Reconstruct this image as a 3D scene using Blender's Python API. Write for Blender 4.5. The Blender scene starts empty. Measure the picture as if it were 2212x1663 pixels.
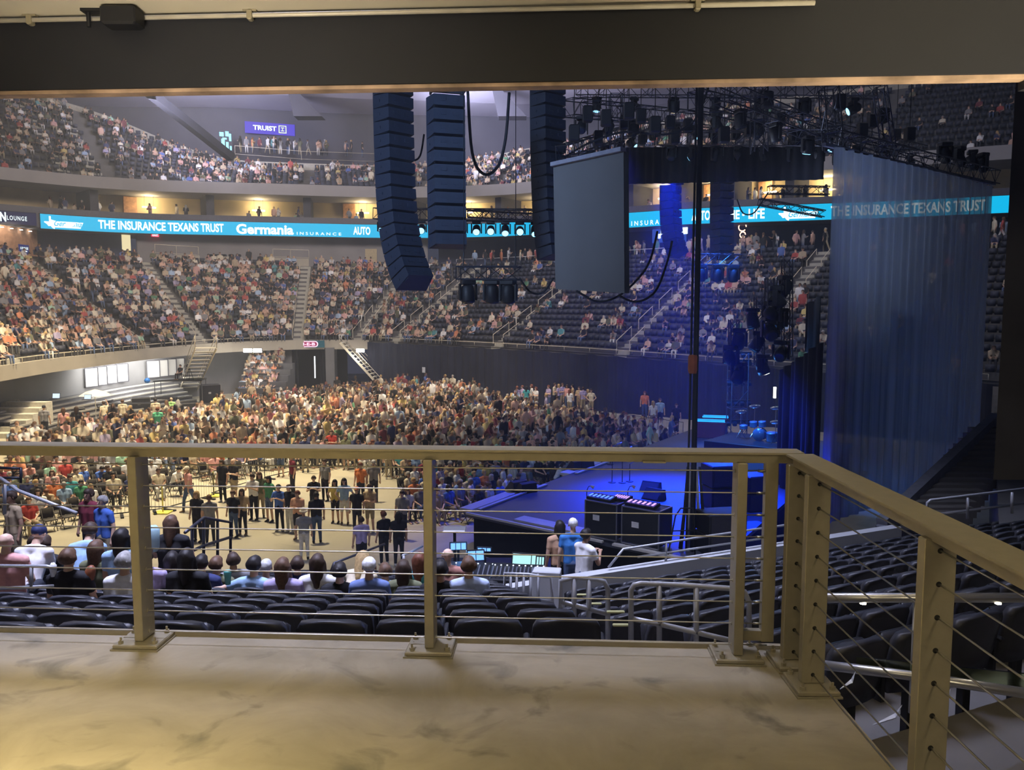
import bpy, bmesh, math, random
import numpy as np
from mathutils import Vector, Matrix
R = random.Random(7)
NR = np.random.RandomState(5)
S = bpy.context.scene
COL = S.collection

# ---------------------------------------------------------------- camera
FPX, CX, CY, TILT, EYE = 1680.0, 1106.0, 831.5, math.radians(5.15), 1.72
cd = bpy.data.cameras.new('camera'); cam = bpy.data.objects.new('camera', cd); COL.objects.link(cam)
cam.location = (0, 0, EYE); cam.rotation_euler = (math.radians(90) - TILT, 0, 0)
cd.sensor_width = 36; cd.lens = FPX * 36 / 2212; cd.clip_start = .05; cd.clip_end = 600
S.camera = cam
# ---------------------------------------------------------------- world + view
w = bpy.data.worlds.new('world'); S.world = w; w.use_nodes = True
w.node_tree.nodes['Background'].inputs[0].default_value = (.30, .34, .60, 1)
w.node_tree.nodes['Background'].inputs[1].default_value = .10
S.view_settings.view_transform = 'Standard'; S.view_settings.look = 'None'
S.cycles.max_bounces = 3; S.cycles.diffuse_bounces = 2; S.cycles.glossy_bounces = 2; S.cycles.transmission_bounces = 3; S.cycles.transparent_max_bounces = 6; S.cycles.volume_bounces = 0; S.cycles.adaptive_threshold = .14
S.view_settings.exposure = 0.0; S.view_settings.gamma = 1; S.view_settings.use_curve_mapping = False
# ---------------------------------------------------------------- lights
def light(name, kind, loc, target, energy, color, size=1, size_y=None, spot=None, blend=.5, spread=None):
    l = bpy.data.lights.new(name, kind); o = bpy.data.objects.new(name, l); COL.objects.link(o)
    o.location = loc
    d = Vector(target) - Vector(loc); o.rotation_euler = d.to_track_quat('-Z', 'Y').to_euler()
    l.energy = energy; l.color = color
    if kind == 'AREA':
        l.size = size
        if size_y: l.shape = 'RECTANGLE'; l.size_y = size_y
        if spread: l.spread = math.radians(spread)
    elif kind == 'SPOT':
        l.spot_size = math.radians(spot); l.spot_blend = blend; l.shadow_soft_size = size
    else: l.shadow_soft_size = size
    return o
WARM = (1, .80, .50)
# house floods over the audience floor, brighter away from the stage
light('house_flood', 'SPOT', (-22, 48, 34), (-25, 46, -6), 140000, (1, .81, .50), 2.0, spot=66, blend=.8)
light('house_flood', 'SPOT', (-8, 58, 34), (-10, 60, -6), 105000, (1, .81, .51), 2.0, spot=52, blend=.9)
light('house_flood', 'SPOT', (-12, 33, 32), (-13, 32, -6), 75000, (1, .84, .56), 1.5, spot=40, blend=.8)
# house lights washing the seating bowl
light('bowl_wash', 'AREA', (-14, 52, 33), (-44, 84, 4), 7000, (1, .84, .72), 12, spread=150)
light('bowl_wash', 'AREA', (2, 50, 33), (-2, 95, 6), 6800, (.92, .86, .95), 12, spread=150)
light('bowl_wash', 'AREA', (18, 38, 33), (28, 72, 6), 3000, (.86, .84, 1), 10, spread=150)
light('bowl_wash', 'AREA', (-20, 30, 31), (-45, 55, 0), 4000, (1, .80, .66), 8, spread=150)
# near seating
light('near_wash', 'AREA', (-5, 11, 17), (-5, 11, -3), 1500, (.66, .69, 1), 4, spread=70)
light('near_wash', 'AREA', (3.5, 13, 13), (3.5, 13, -3), 420, (.66, .71, 1), 3, spread=70)
light('array_fill', 'AREA', (-10, 12, 10), (-1, 26.5, 5.5), 260, (.50, .68, 1), 3, spread=50)  # added lamp from the left front, lifts the arrays out of black
# stage blues
light('stage_blue', 'SPOT', (7.2, 37.5, 9.2), (5.9, 26.0, -4.7), 200000, (.004, .036, 1), .4, spot=35, blend=.9)
light('stage_blue', 'SPOT', (4.5, 33, 9), (3.2, 28, -4.7), 14000, (.03, .06, 1), .4, spot=56, blend=.9)
light('stage_blue', 'SPOT', (6.6, 24.6, 6.5), (6.8, 24.0, -4.7), 14000, (.008, .06, 1), .4, spot=34, blend=.8)
light('stage_blue', 'SPOT', (9, 37, 7.5), (13, 37, -4.7), 14000, (.02, .16, 1), .4, spot=60, blend=.9)
light('curtain_wash', 'SPOT', (4, 30, 4), (12, 27, 6), 2200, (.62, .74, 1), .6, spot=75, blend=.9)
# concourse lights overhead, with added up-lights on the ceiling and fascia
light('concourse_light_and_fill', 'SPOT', (-2.0, .6, 3.3), (-2.3, .9, 0), 2300, (1, .82, .44), .25, spot=92, blend=1)
light('concourse_light_and_fill', 'AREA', (-1.0, -2.0, 3.1), (-.6, 3.0, .6), 40, (1, .83, .48), 1.0, 1.4)
light('concourse_light_and_fill', 'AREA', (.2, 2.9, 3.3), (.2, 3.0, 0), 15, (1, .85, .54), 2.4, .5)
light('ceiling_bounce_fill', 'SPOT', (-1.6, 2.6, 2.0), (-1.6, 3.9, 3.39), 170, (1, .86, .66), .3, spot=100, blend=1)  # added up-light, makes up the bounce onto the ceiling
light('concourse_light_and_fill', 'AREA', (2.2, -2.6, 3.0), (2.0, 2.0, 1.0), 45, (1, .82, .50), .6, 1.2)
light('concourse_light_and_fill', 'SPOT', (2.9, 2.7, .9), (2.5, 4.4, 3.4), 620, (1, .84, .56), .4, spot=75, blend=1)  # added low up-spot, brightens the right end of the fascia

# ---------------------------------------------------------------- helpers
c_, s_ = math.cos(TILT), math.sin(TILT)
def P(px, py, Y):
    dx = (px - CX) / FPX; dy = (CY - py) / FPX
    k = Y / (c_ + dy * s_)
    return Vector((dx * k, Y, EYE + (-s_ + dy * c_) * k))
def PZ(px, py, z):
    dx = (px - CX) / FPX; dy = (CY - py) / FPX
    k = (z - EYE) / (-s_ + dy * c_)
    return Vector((dx * k, (c_ + dy * s_) * k, z))
def pxof(x, y, z):
    Z = z - EYE; fy = y * c_ - Z * s_
    return CX + FPX * x / fy, CY - FPX * (Z * c_ + y * s_) / fy

MATS = {}
def mat(name, col, rough=.6, metal=0, vary=.12, scale=6, emit=0, objcol=False, attr=None, bump=0, alpha=None, spec=.4):
    if name in MATS: return MATS[name]
    m = bpy.data.materials.new(name); m.use_nodes = True; nt = m.node_tree; b = nt.nodes['Principled BSDF']
    b.inputs['Roughness'].default_value = rough; b.inputs['Metallic'].default_value = metal
    b.inputs['Specular IOR Level'].default_value = spec
    rgb = (*col[:3], 1)
    if emit:
        b.inputs['Base Color'].default_value = (0, 0, 0, 1)
        b.inputs['Emission Color'].default_value = rgb; b.inputs['Emission Strength'].default_value = emit
        MATS[name] = m; return m
    tc = nt.nodes.new('ShaderNodeTexCoord')
    n = nt.nodes.new('ShaderNodeTexNoise'); n.inputs['Scale'].default_value = scale; n.inputs['Detail'].default_value = 4
    nt.links.new(tc.outputs['Object'], n.inputs['Vector'])
    mr = nt.nodes.new('ShaderNodeMapRange'); mr.inputs[1].default_value = .3; mr.inputs[2].default_value = .7
    mr.inputs[3].default_value = 1 - vary; mr.inputs[4].default_value = 1 + vary
    nt.links.new(n.outputs[0], mr.inputs[0])
    mx = nt.nodes.new('ShaderNodeVectorMath'); mx.operation = 'SCALE'
    if objcol:
        oi = nt.nodes.new('ShaderNodeObjectInfo'); nt.links.new(oi.outputs['Color'], mx.inputs[0])
    elif attr:
        a = nt.nodes.new('ShaderNodeAttribute'); a.attribute_name = attr; nt.links.new(a.outputs['Color'], mx.inputs[0])
    else: mx.inputs[0].default_value = rgb[:3]
    nt.links.new(mr.outputs[0], mx.inputs['Scale']); nt.links.new(mx.outputs[0], b.inputs['Base Color'])
    if bump:
        bp_ = nt.nodes.new('ShaderNodeBump'); bp_.inputs['Strength'].default_value = bump; bp_.inputs['Distance'].default_value = .01
        nt.links.new(n.outputs[0], bp_.inputs['Height']); nt.links.new(bp_.outputs[0], b.inputs['Normal'])
    if alpha is not None: b.inputs['Alpha'].default_value = alpha
    MATS[name] = m; return m

class MB:
    def __init__(s): s.v = []; s.f = []; s.m = []
    def add(s, vs, fs, mi=0):
        o = len(s.v); s.v += [tuple(p) for p in vs]; s.f += [tuple(i + o for i in f) for f in fs]; s.m += [mi] * len(fs); return s
    def box(s, c, d, M=None, mi=0, bev=0):
        x, y, z = d[0] / 2, d[1] / 2, d[2] / 2
        if bev:
            b = min(bev, x * .9, y * .9, z * .9); vs = []; fs = []
            for zz, ins in ((-z, b), (-z + b, 0), (z - b, 0), (z, b)):
                X, Y = x - ins, y - ins; bb = b * .6
                vs += [(-X + bb, -Y, zz), (X - bb, -Y, zz), (X, -Y + bb, zz), (X, Y - bb, zz), (X - bb, Y, zz), (-X + bb, Y, zz), (-X, Y - bb, zz), (-X, -Y + bb, zz)]
            for r in range(3):
                for i in range(8): j = (i + 1) % 8; fs.append((r * 8 + i, r * 8 + j, r * 8 + 8 + j, r * 8 + 8 + i))
            fs.append(tuple(range(7, -1, -1))); fs.append(tuple(range(24, 32)))
        else:
            vs = [(i, j, k) for i in (-x, x) for j in (-y, y) for k in (-z, z)]
            fs = [(0, 1, 3, 2), (4, 6, 7, 5), (0, 4, 5, 1), (2, 3, 7, 6), (0, 2, 6, 4), (1, 5, 7, 3)]
        c = Vector(c)
        vs = [(M @ Vector(p) if M else Vector(p)) + c for p in vs]
        return s.add(vs, fs, mi)
    def tube(s, pts, r, n=8, mi=0, caps=True):
        pts = [Vector(p) for p in pts]; rs = r if isinstance(r, (list, tuple)) else [r] * len(pts)
        vs = []; fs = []; prev = None
        for i, p in enumerate(pts):
            if i == 0: t = pts[1] - p
            elif i == len(pts) - 1: t = p - pts[i - 1]
            else: t = (pts[i + 1] - p).normalized() + (p - pts[i - 1]).normalized()
            t = t.normalized() if t.length > 1e-9 else Vector((0, 0, 1))
            if prev is None:
                a = Vector((0, 0, 1)) if abs(t.z) < .9 else Vector((1, 0, 0)); a = (a - t * a.dot(t)).normalized()
            else:
                a = prev - t * prev.dot(t); a = a.normalized() if a.length > 1e-6 else t.orthogonal().normalized()
            prev = a; b = t.cross(a)
            for k in range(n):
                q = 2 * math.pi * k / n; vs.append(p + (a * math.cos(q) + b * math.sin(q)) * rs[i])
        for i in range(len(pts) - 1):
            for k in range(n): j = (k + 1) % n; fs.append((i * n + k, i * n + j, (i + 1) * n + j, (i + 1) * n + k))
        if caps: fs.append(tuple(range(n - 1, -1, -1))); o = (len(pts) - 1) * n; fs.append(tuple(range(o, o + n)))
        return s.add(vs, fs, mi)
    def bar(s, p, q, w, h, mi=0, up=(0, 0, 1)):
        p = Vector(p); q = Vector(q); t = (q - p); L = t.length; t.normalize(); up = Vector(up)
        x = t.cross(up); x = x.normalized() if x.length > 1e-6 else Vector((1, 0, 0)); z = x.cross(t)
        M = Matrix((x, t, z)).transposed()
        return s.box((p + q) / 2, (w, L, h), M, mi)
    def prism(s, poly, z0, z1, mi=0):
        n = len(poly); vs = [(x, y, z0) for x, y in poly] + [(x, y, z1) for x, y in poly]
        fs = [tuple(range(n - 1, -1, -1)), tuple(range(n, 2 * n))] + [(i, (i + 1) % n, n + (i + 1) % n, n + i) for i in range(n)]
        return s.add(vs, fs, mi)
    def lathe(s, prof, n=12, c=(0, 0, 0), M=None, mi=0):
        vs = []; fs = []; c = Vector(c)
        for r, z in prof:
            for k in range(n):
                q = 2 * math.pi * k / n; p = Vector((r * math.cos(q), r * math.sin(q), z)); vs.append((M @ p if M else p) + c)
        for i in range(len(prof) - 1):
            for k in range(n): j = (k + 1) % n; fs.append((i * n + k, i * n + j, (i + 1) * n + j, (i + 1) * n + k))
        fs.append(tuple(range(n - 1, -1, -1))); o = (len(prof) - 1) * n; fs.append(tuple(range(o, o + n)))
        return s.add(vs, fs, mi)
    def mesh(s, name, mats, smooth=False):
        me = bpy.data.meshes.new(name); me.from_pydata(s.v, [], s.f)
        for m in (mats if isinstance(mats, (list, tuple)) else [mats]): me.materials.append(m)
        if any(s.m): me.polygons.foreach_set('material_index', s.m)
        if smooth: me.polygons.foreach_set('use_smooth', [True] * len(me.polygons))
        me.update(); return me
    def build(s, name, mats, parent=None, smooth=False, loc=None):
        return link(name, s.mesh(name, mats, smooth), parent, loc)
def link(name, data, parent=None, loc=None, rz=0):
    o = bpy.data.objects.new(name, data); COL.objects.link(o)
    if loc is not None: o.location = loc
    if rz: o.rotation_euler = (0, 0, rz)
    if parent is not None: o.parent = parent
    return o
def tag(o, label=None, cat=None, group=None, kind=None):
    if label: o['label'] = label
    if cat: o['category'] = cat
    if group: o['group'] = group
    if kind: o['kind'] = kind
    return o
def thing(name, label, cat, loc=(0, 0, 0), rz=0, group=None):
    return tag(link(name, None, None, loc, rz), label, cat, group)
def struct(o): o['kind'] = 'structure'; return o
def at(o, loc, rz=0): o.location = loc; o.rotation_euler = (0, 0, rz); return o
def copy_tree(o, parent=None):
    c = o.copy(); COL.objects.link(c)
    if parent is not None: c.parent = parent
    for ch in list(o.children): copy_tree(ch, c)
    return c
def rotm(ax, a): return Matrix.Rotation(a, 3, ax)

# big triangle-soup stamp: many copies of one template in a single mesh with a colour per vertex
class Stamp:
    def __init__(s): s.V = []; s.F = []; s.C = []; s.n = 0
    def add(s, tv, tf, loc, rz, sc, cols):
        c, n = math.cos(rz), math.sin(rz)
        M = np.array([[c, -n, 0], [n, c, 0], [0, 0, 1]]) * sc
        s.V.append(tv @ M.T + np.array(loc)); s.F.append(tf + s.n); s.C.append(cols); s.n += len(tv)
    def build(s, name, m, smooth=True):
        V = np.concatenate(s.V).astype(np.float32); F = np.concatenate(s.F).astype(np.int32); C = np.concatenate(s.C).astype(np.float32)
        me = bpy.data.meshes.new(name); me.vertices.add(len(V)); me.vertices.foreach_set('co', V.ravel())
        k = F.shape[1]
        me.loops.add(F.size); me.loops.foreach_set('vertex_index', F.ravel())
        me.polygons.add(len(F)); me.polygons.foreach_set('loop_start', np.arange(0, F.size, k, dtype=np.int32))
        me.update(calc_edges=True)
        a = me.color_attributes.new('Col', 'FLOAT_COLOR', 'POINT')
        a.data.foreach_set('color', np.concatenate([C, np.ones((len(C), 1), np.float32)], 1).ravel())
        if smooth: me.polygons.foreach_set('use_smooth', np.ones(len(F), bool))
        me.materials.append(m)
        return link(name, me)
# ================================================================ foreground: concourse slab, cable railing, fascia beam
def rail_y(x): return 3.86 - .055 * x
def concrete(name, c1, c2, c3, sc=1.2, rough=.75):
    m = bpy.data.materials.new(name); m.use_nodes = True; nt = m.node_tree; b = nt.nodes['Principled BSDF']
    tc = nt.nodes.new('ShaderNodeTexCoord'); N = nt.nodes.new; L = nt.links.new
    n1 = N('ShaderNodeTexNoise'); n1.inputs['Scale'].default_value = sc; n1.inputs['Detail'].default_value = 8; n1.inputs['Roughness'].default_value = .62; n1.inputs['Distortion'].default_value = .6
    mp = N('ShaderNodeMapping'); mp.inputs['Scale'].default_value = (1, 1.25, 1); mp.inputs['Rotation'].default_value = (0, 0, .5)
    L(tc.outputs['Object'], mp.inputs[0]); L(mp.outputs[0], n1.inputs['Vector'])
    r1 = N('ShaderNodeValToRGB'); e = r1.color_ramp.elements; e[0].position = .33; e[0].color = (*c1, 1); e[1].position = .66; e[1].color = (*c2, 1)
    L(n1.outputs[0], r1.inputs[0])
    n2 = N('ShaderNodeTexNoise'); n2.inputs['Scale'].default_value = sc * 1.9; n2.inputs['Detail'].default_value = 6; n2.inputs['Distortion'].default_value = .7
    L(mp.outputs[0], n2.inputs['Vector'])
    r2 = N('ShaderNodeValToRGB'); e = r2.color_ramp.elements; e[0].position = .565; e[0].color = (0, 0, 0, 1); e[1].position = .70; e[1].color = (.75, .75, .75, 1)
    L(n2.outputs[0], r2.inputs[0])
    mx = N('ShaderNodeMixRGB'); L(r2.outputs[0], mx.inputs[0]); L(r1.outputs[0], mx.inputs[1]); mx.inputs[2].default_value = (*c3, 1)
    L(mx.outputs[0], b.inputs['Base Color']); b.inputs['Roughness'].default_value = rough
    bp_ = N('ShaderNodeBump'); bp_.inputs['Strength'].default_value = .12; bp_.inputs['Distance'].default_value = .01
    L(n1.outputs[0], bp_.inputs['Height']); L(bp_.outputs[0], b.inputs['Normal'])
    MATS[name] = m; return m
M_slab = concrete('stained_concrete', (.30, .265, .19), (.44, .39, .29), (.10, .10, .085), 1.5)
M_rail = mat('bronze_painted_steel', (.36, .325, .235), .42, .25, .05, 20)
M_cable = mat('steel_cable', (.50, .48, .42), .32, .9, .05, 60)
M_hole = mat('cable_hole', (.02, .02, .02), .9)
M_beam = mat('dark_fascia_paint', (.017, .019, .027), .7, 0, .08, 1.2)
M_copper = mat('firestop_edge', (.42, .30, .22), .7, 0, .45, 5)
M_ceil = mat('concourse_ceiling_paint', (.62, .58, .48), .8, 0, .06, 2)
M_black = mat('black_metal', (.012, .013, .018), .55)
M_blackcloth = mat('black_cloth', (.008, .009, .014), .95)
M_lgrey = mat('grey_painted_tube', (.42, .43, .47), .4, .3, .05)
M_concw = mat('bowl_concrete', (.34, .32, .30), .8, 0, .12, .5)

EDGE_X = 1.46
# slab polygon with its step at the edges
b = MB(); b.prism([(-8, -4), (EDGE_X, -4), (EDGE_X, rail_y(EDGE_X) + .10), (-8, rail_y(-8) + .10)], -.28, 0)
struct(b.build('floor', M_slab))
b = MB(); b.prism([(-8, rail_y(-8) + .085), (EDGE_X, rail_y(EDGE_X) + .085), (EDGE_X, rail_y(EDGE_X) + .115), (-8, rail_y(-8) + .115)], -.30, .022)
struct(b.build('trim_1', mat('edge_angle', (.34, .30, .22), .6, 0, .1, 6)))
# ceiling and beam
def beam_y(x): return 4.40 - .056 * x
b = MB(); b.prism([(-9, -4), (9, -4), (9, beam_y(9)), (-9, beam_y(-9))], 3.39, 3.6); struct(b.build('ceiling', M_ceil))
XE = 2.75
b = MB(); b.prism([(-9, beam_y(-9)), (XE, beam_y(XE)), (XE, beam_y(XE) + .11), (-9, beam_y(-9) + .11)], 2.995, 4.6); struct(b.build('wall_fascia', M_beam))
b = MB(); b.prism([(-9, beam_y(-9) + .02), (XE, beam_y(XE) + .02), (XE, beam_y(XE) + .10), (-9, beam_y(-9) + .10)], 2.975, 2.995); struct(b.build('trim_2', M_copper))
b = MB(); b.prism([(XE, beam_y(XE)), (9, beam_y(9)), (9, beam_y(9) + .11), (XE, beam_y(XE) + .11)], 2.93, 4.6); struct(b.build('wall_fascia_end', M_beam))
# dark column at the right of the opening
b = MB(); b.prism([(6.22, 9.9), (10.6, 9.9), (10.6, 10.9), (7.0, 10.9)], -.4, 7.6); struct(b.build('wall_right', mat('dark_column_paint', (.11, .105, .10), .8, 0, .2, 1)))
# conduit under the ceiling and its clamps
t = thing('electrical_conduit', 'thin pale conduit running along the ceiling edge above the dark fascia', 'conduit')
cy = lambda x: beam_y(x) - .035
b = MB(); b.tube([(-4, cy(-4), 3.362), (1.6, cy(1.6), 3.362)], .013); b.build('pipe', mat('conduit_paint', (.55, .52, .45), .45, .2), t, True)
for px in (100, 568, 1475):
    x = (px - CX) / FPX * (4.4 + .1); b = MB(); b.box((x, cy(x), 3.362), (.03, .045, .055), bev=.006); b.box((x, cy(x), 3.385), (.075, .03, .008)); b.build('clamp', M_rail, t)
b = MB(); x = -2.12; b.box((x, cy(x) - .09, 3.33), (.19, .12, .10), bev=.012); b.box((x - .16, cy(x) - .04, 3.385), (.16, .06, .02)); b.tube([(x - .21, cy(x) - .04, 3.38), (x - .21, cy(x) - .04, 3.30)], .012)
tag(b.build('junction_box', M_black), 'black bracketed box mounted under the ceiling at the upper left', 'electrical box')
# ------------------------------------------------ cable railing
CZ = [.062 + .1112 * k for k in range(9)]
front = thing('cable_railing', 'bronze cable railing running across the concourse edge in front of the seats', 'railing', (0, 3.86, 0))
ANG = math.atan(-.055); Mf = rotm('Z', ANG)
def wl(x, dy=0, z=0):  # point on the front rail line
    return (x, rail_y(x) + dy - 3.86, z)
b = MB(); L0, L1 = -4.6, 1.42
b.bar(wl(L0, 0, 1.0485), wl(L1, 0, 1.0485), .13, .010); b.bar(wl(L0, .012, 1.019), wl(L1, .012, 1.019), .062, .050); b.box(wl(.70, -.03, 1.0), (.11, .06, .008), Mf)
b.build('top_rail', M_rail, front)
def bolts(b, cx, cy, hx, hy, z):
    for i in (-1, 1):
        for j in (-1, 1):
            b.tube([(cx + i * hx, cy + j * hy, z), (cx + i * hx, cy + j * hy, z + .016)], .014, 6); b.tube([(cx + i * hx, cy + j * hy, z + .014), (cx + i * hx, cy + j * hy, z + .034)], .006, 6)
for x in (-3.45, -1.935, -.418, 1.13):
    b = MB(); p = wl(x); b.box((p[0], p[1], .515), (.046, .125, .97), Mf, bev=.004)
    for z in CZ:
        for sx in (-1, 1): b.tube([(p[0] + sx * .0225, p[1], z), (p[0] + sx * .026, p[1], z)], .010, 8)
    o = b.build('post', M_rail, front)
    b = MB(); b.box((p[0], p[1] - .01, .018), (.235, .20, .022), Mf, bev=.005); b.box((p[0], p[1] - .01, .004), (.25, .215, .008), Mf)
    bolts(b, p[0], p[1] - .01, .088, .07, .028)
    b.build('base_plate', M_rail, o)
b = MB(); p = wl(1.285, .015); b.box((p[0], p[1], .545), (.062, .05, .93), Mf, bev=.004); b.bar(wl(1.13, .015, .11), wl(1.285, .015, .11), .04, .05)
b.build('end_post', M_rail, front)
xs = [-4.6, -3.45, -1.935, -.418, 1.13, 1.285]
for z in CZ:
    b = MB(); b.tube([wl(xs[0], 0, z)] + [wl(x, 0, z) for x in xs[1:]], .0036, 6)
    b.tube([wl(1.215, 0, z), wl(1.258, 0, z)], .0065, 6)
    b.build('cable', M_cable, front, True)
side = thing('cable_railing', 'bronze cable railing along the right edge of the walkway, running back from the corner', 'railing', (1.385, 3.4, 0))
SX = 0.0
b = MB(); b.bar((SX, .30, 1.0485), (SX, -2.9, 1.0485), .13, .010); b.bar((SX, .30, 1.019), (SX, -2.9, 1.019), .062, .050); b.build('top_rail', M_rail, side)
for y in (3.71, 3.465, 2.475, 1.1, -.3):
    b = MB(); b.box((SX, y - 3.4, .515), (.105, .046, .97), bev=.004); o = b.build('post', M_rail, side)
    for z in CZ:
        h = MB(); h.tube([(SX - .002, y - 3.4 - .0236, z + .01), (SX - .002, y - 3.4 - .0225, z + .01)], .0095, 10); h.build('cable_hole', M_hole, o)
    b = MB(); b.box((SX, y - 3.4, .018), (.19, .21, .022), bev=.005); b.box((SX, y - 3.4, .004), (.205, .225, .008)); bolts(b, SX, y - 3.4, .068, .078, .028)
    b.build('base_plate', M_rail, o)
for z in CZ:
    b = MB(); b.tube([(SX, .31, z + .01), (SX, -2.9, z + .01)], .0036, 6); b.build('cable', M_cable, side, True)
# stair handrails beyond the side railing
def rail_thing(label, name='handrail', cat='handrail', group=None): return thing(name, label, cat, (0, 0, 0), 0, group)
M_bright = mat('brushed_rail', (.52, .52, .52), .3, .8, .05)
M_led = mat('led_glow', (1, .86, .62), emit=14)
t = rail_thing('horizontal steel handrail with small lights underneath, right of the corner posts')
p, q = P(1700, 1291, 4.05), P(2400, 1291, 4.05)
b = MB(); b.tube([p, q], .0265, 12); b.build('tube', M_bright, t, True)
b = MB(); m_ = P(1978, 1300, 4.05); b.tube([m_, m_ - Vector((0, 0, .62))], .012, 8); b.build('post', M_bright, t, True)
for px in (1864, 2156):
    p = P(px, 1303, 4.05); b = MB(); b.lathe([(.016, -.003), (.016, .004)], 10, p); o = b.build('light', M_led, t)
    light('handrail_light', 'SPOT', p - Vector((0, 0, .01)), p - Vector((0, .05, 1)), 1.0, (1, .88, .66), .01, spot=120, blend=.6)
t = rail_thing('brightly lit lower steel handrail sloping towards the viewer at the lower right')
b = MB(); b.tube([P(1776, 1436, 4.1), P(1960, 1458, 3.98), P(2330, 1515, 3.6)], .026, 12); b.build('tube', M_bright, t, True)
M_glass = bpy.data.materials.new('green_glass'); M_glass.use_nodes = True
g = M_glass.node_tree.nodes['Principled BSDF']; g.inputs['Base Color'].default_value = (.75, .85, .45, 1); g.inputs['Roughness'].default_value = .08; g.inputs['Transmission Weight'].default_value = 1; g.inputs['IOR'].default_value = 1.45; MATS['green_glass'] = M_glass
b = MB(); b.bar(P(1850, 1432, 4.13), P(2330, 1482, 3.72), .014, .075); tag(b.build('glass_panel', M_glass), 'strip of greenish glass standing just above the lower lit handrail', 'glass panel')
# stair treads under the rails
for i, (px, py, Y, w_) in enumerate(((1925, 1565, 4.2, .22), (2075, 1505, 4.5, .22), (1965, 1600, 3.9, .3))):
    p = P(px, py, Y)
for i in range(5):
    b = MB(); b.box((2.1 + .05 * i, 3.3 - .34 * i, -.95 + .17 * i), (1.15, .36, .17), bev=.01)
    tag(b.build('stair_step', M_concw), ['lowest step of the aisle stair below the side railing', 'second lowest step of the aisle stair below the side railing', 'middle step of the aisle stair below the side railing', 'fourth step up of the aisle stair below the side railing', 'top step of the aisle stair at the lower right corner'][i], 'stair step', 'aisle steps beyond the side railing')
M_notice_litstep = mat('pale_notice_and_lit_step', (.62, .66, .75), .7)  # pale tone stands for lamp light on step corners; also the notice
for (px, py, Y, a, lab) in ((1925, 1555, 3.5, .5, 'pale folded shape for a lamp-lit step corner on the dark steps, larger one at lower right'), (1838, 1478, 3.9, -.6, 'small pale shape for a lamp-lit step corner below the lit handrail near the corner post'), (2045, 1518, 3.7, .4, 'pale folded shape for a lamp-lit step corner behind the second side post')):
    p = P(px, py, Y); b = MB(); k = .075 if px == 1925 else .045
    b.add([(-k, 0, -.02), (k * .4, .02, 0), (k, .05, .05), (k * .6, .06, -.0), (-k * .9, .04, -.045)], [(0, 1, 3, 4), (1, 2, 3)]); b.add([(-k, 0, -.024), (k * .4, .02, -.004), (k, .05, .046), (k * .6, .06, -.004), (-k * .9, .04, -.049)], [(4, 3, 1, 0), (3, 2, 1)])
    tag(b.build('lit_step_shape', M_notice_litstep, None, False, p), lab, 'painted_light')
# ================================================================ the bowl across the floor
FZ = -6.2
U = (.766, -.643); V = (.643, .766)
def uv(a, b): return (U[0] * a + V[0] * b, U[1] * a + V[1] * b)
# stations: x, y, outward angle from +Y (deg, + = right), back row offset, ribbon offset, upper tier top z, upper tier depth
ST = [(*uv(6, 54), 40, 19, 36, 29, 15, -2.5), (*uv(-20, 54), 40, 18, 28, 28, 15, -1.95), (*uv(-38, 54), 40, 17, 20, 26.5, 14, -1.4), (*uv(-50, 54), 40, 17, 18, 25.5, 14, -1.2), (*uv(-58, 54), 40, 16.5, 18, 25, 14, -1.1),
      (-12.3, 80.9, 36, 15, 16.5, 24.5, 13, -1.05), (-16.3, 81.6, 20, 12.5, 15, 21.0, 7.5, -1.0), (-22, 80, -11.5, 11.5, 14, 21.0, 7.5, -.95), (-26.2, 77.2, -30, 12.5, 17, 21.0, 7.5, -1.0), (-29.3, 74, -45, 14, 22, 29, 14, -1.1),
      (-32, 67.5, -67, 17, 28, 30, 15, -1.3), (-33, 55, -80, 18, 31, 30, 15, -1.5), (-32, 40, -88, 18, 31, 30, 15, -1.8), (-31, 26, -92, 18, 31, 30, 15, -2.0)]
ss = [0]
for i in range(1, len(ST)): ss.append(ss[-1] + math.hypot(ST[i][0] - ST[i - 1][0], ST[i][1] - ST[i - 1][1]))
STA = np.array(ST); SS = np.array(ss); SMAX = ss[-1]
_d = np.linspace(0, SMAX, 1201); _tab = np.stack([np.interp(_d, SS, STA[:, k]) for k in range(8)], 1)
_k = np.ones(41) / 41
for k in range(8):
    pad = np.pad(_tab[:, k], 20, mode='reflect', reflect_type='odd'); _tab[:, k] = np.convolve(pad, _k, 'valid')
def bst(s): return [float(np.interp(s, _d, _tab[:, k])) for k in range(8)]
def bp(s, off):
    t = bst(s); a = math.radians(t[2]); return t[0] + math.sin(a) * off, t[1] + math.cos(a) * off
def s_at(px, f, z):  # path position whose point f(s) projects to image column px
    lo, hi = 0, SMAX
    for _ in range(40):
        m = (lo + hi) / 2; x, y = f(m)
        if pxof(x, y, z)[0] > px: lo = m
        else: hi = m
    return (lo + hi) / 2
Z0, Z1 = -1.0, 7.0       # lower tier first / last tread
RIBZ0, RIBZ1, BANDZ0, BANDZ1 = 11.0, 12.65, 15.75, 17.0
NROW = 17
sv = [SMAX * i / 150 for i in range(151)]
def loft(b, prof, svals, mi=0):
    """prof: list of functions s->(off,z)"""
    n = len(prof); vs = []
    for s in svals:
        for f in prof:
            o, z = f(s); x, y = bp(s, o); vs.append((x, y, z))
    fs = [(i * n + j, i * n + j + 1, (i + 1) * n + j + 1, (i + 1) * n + j) for i in range(len(svals) - 1) for j in range(n - 1)]
    return b.add(vs, fs, mi)
def zf(s): return bst(s)[7]
def row_of(s, r): z = zf(s); return bst(s)[3] * r / NROW, z + (Z1 - z) * r / (NROW - 1)
prof = []
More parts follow.
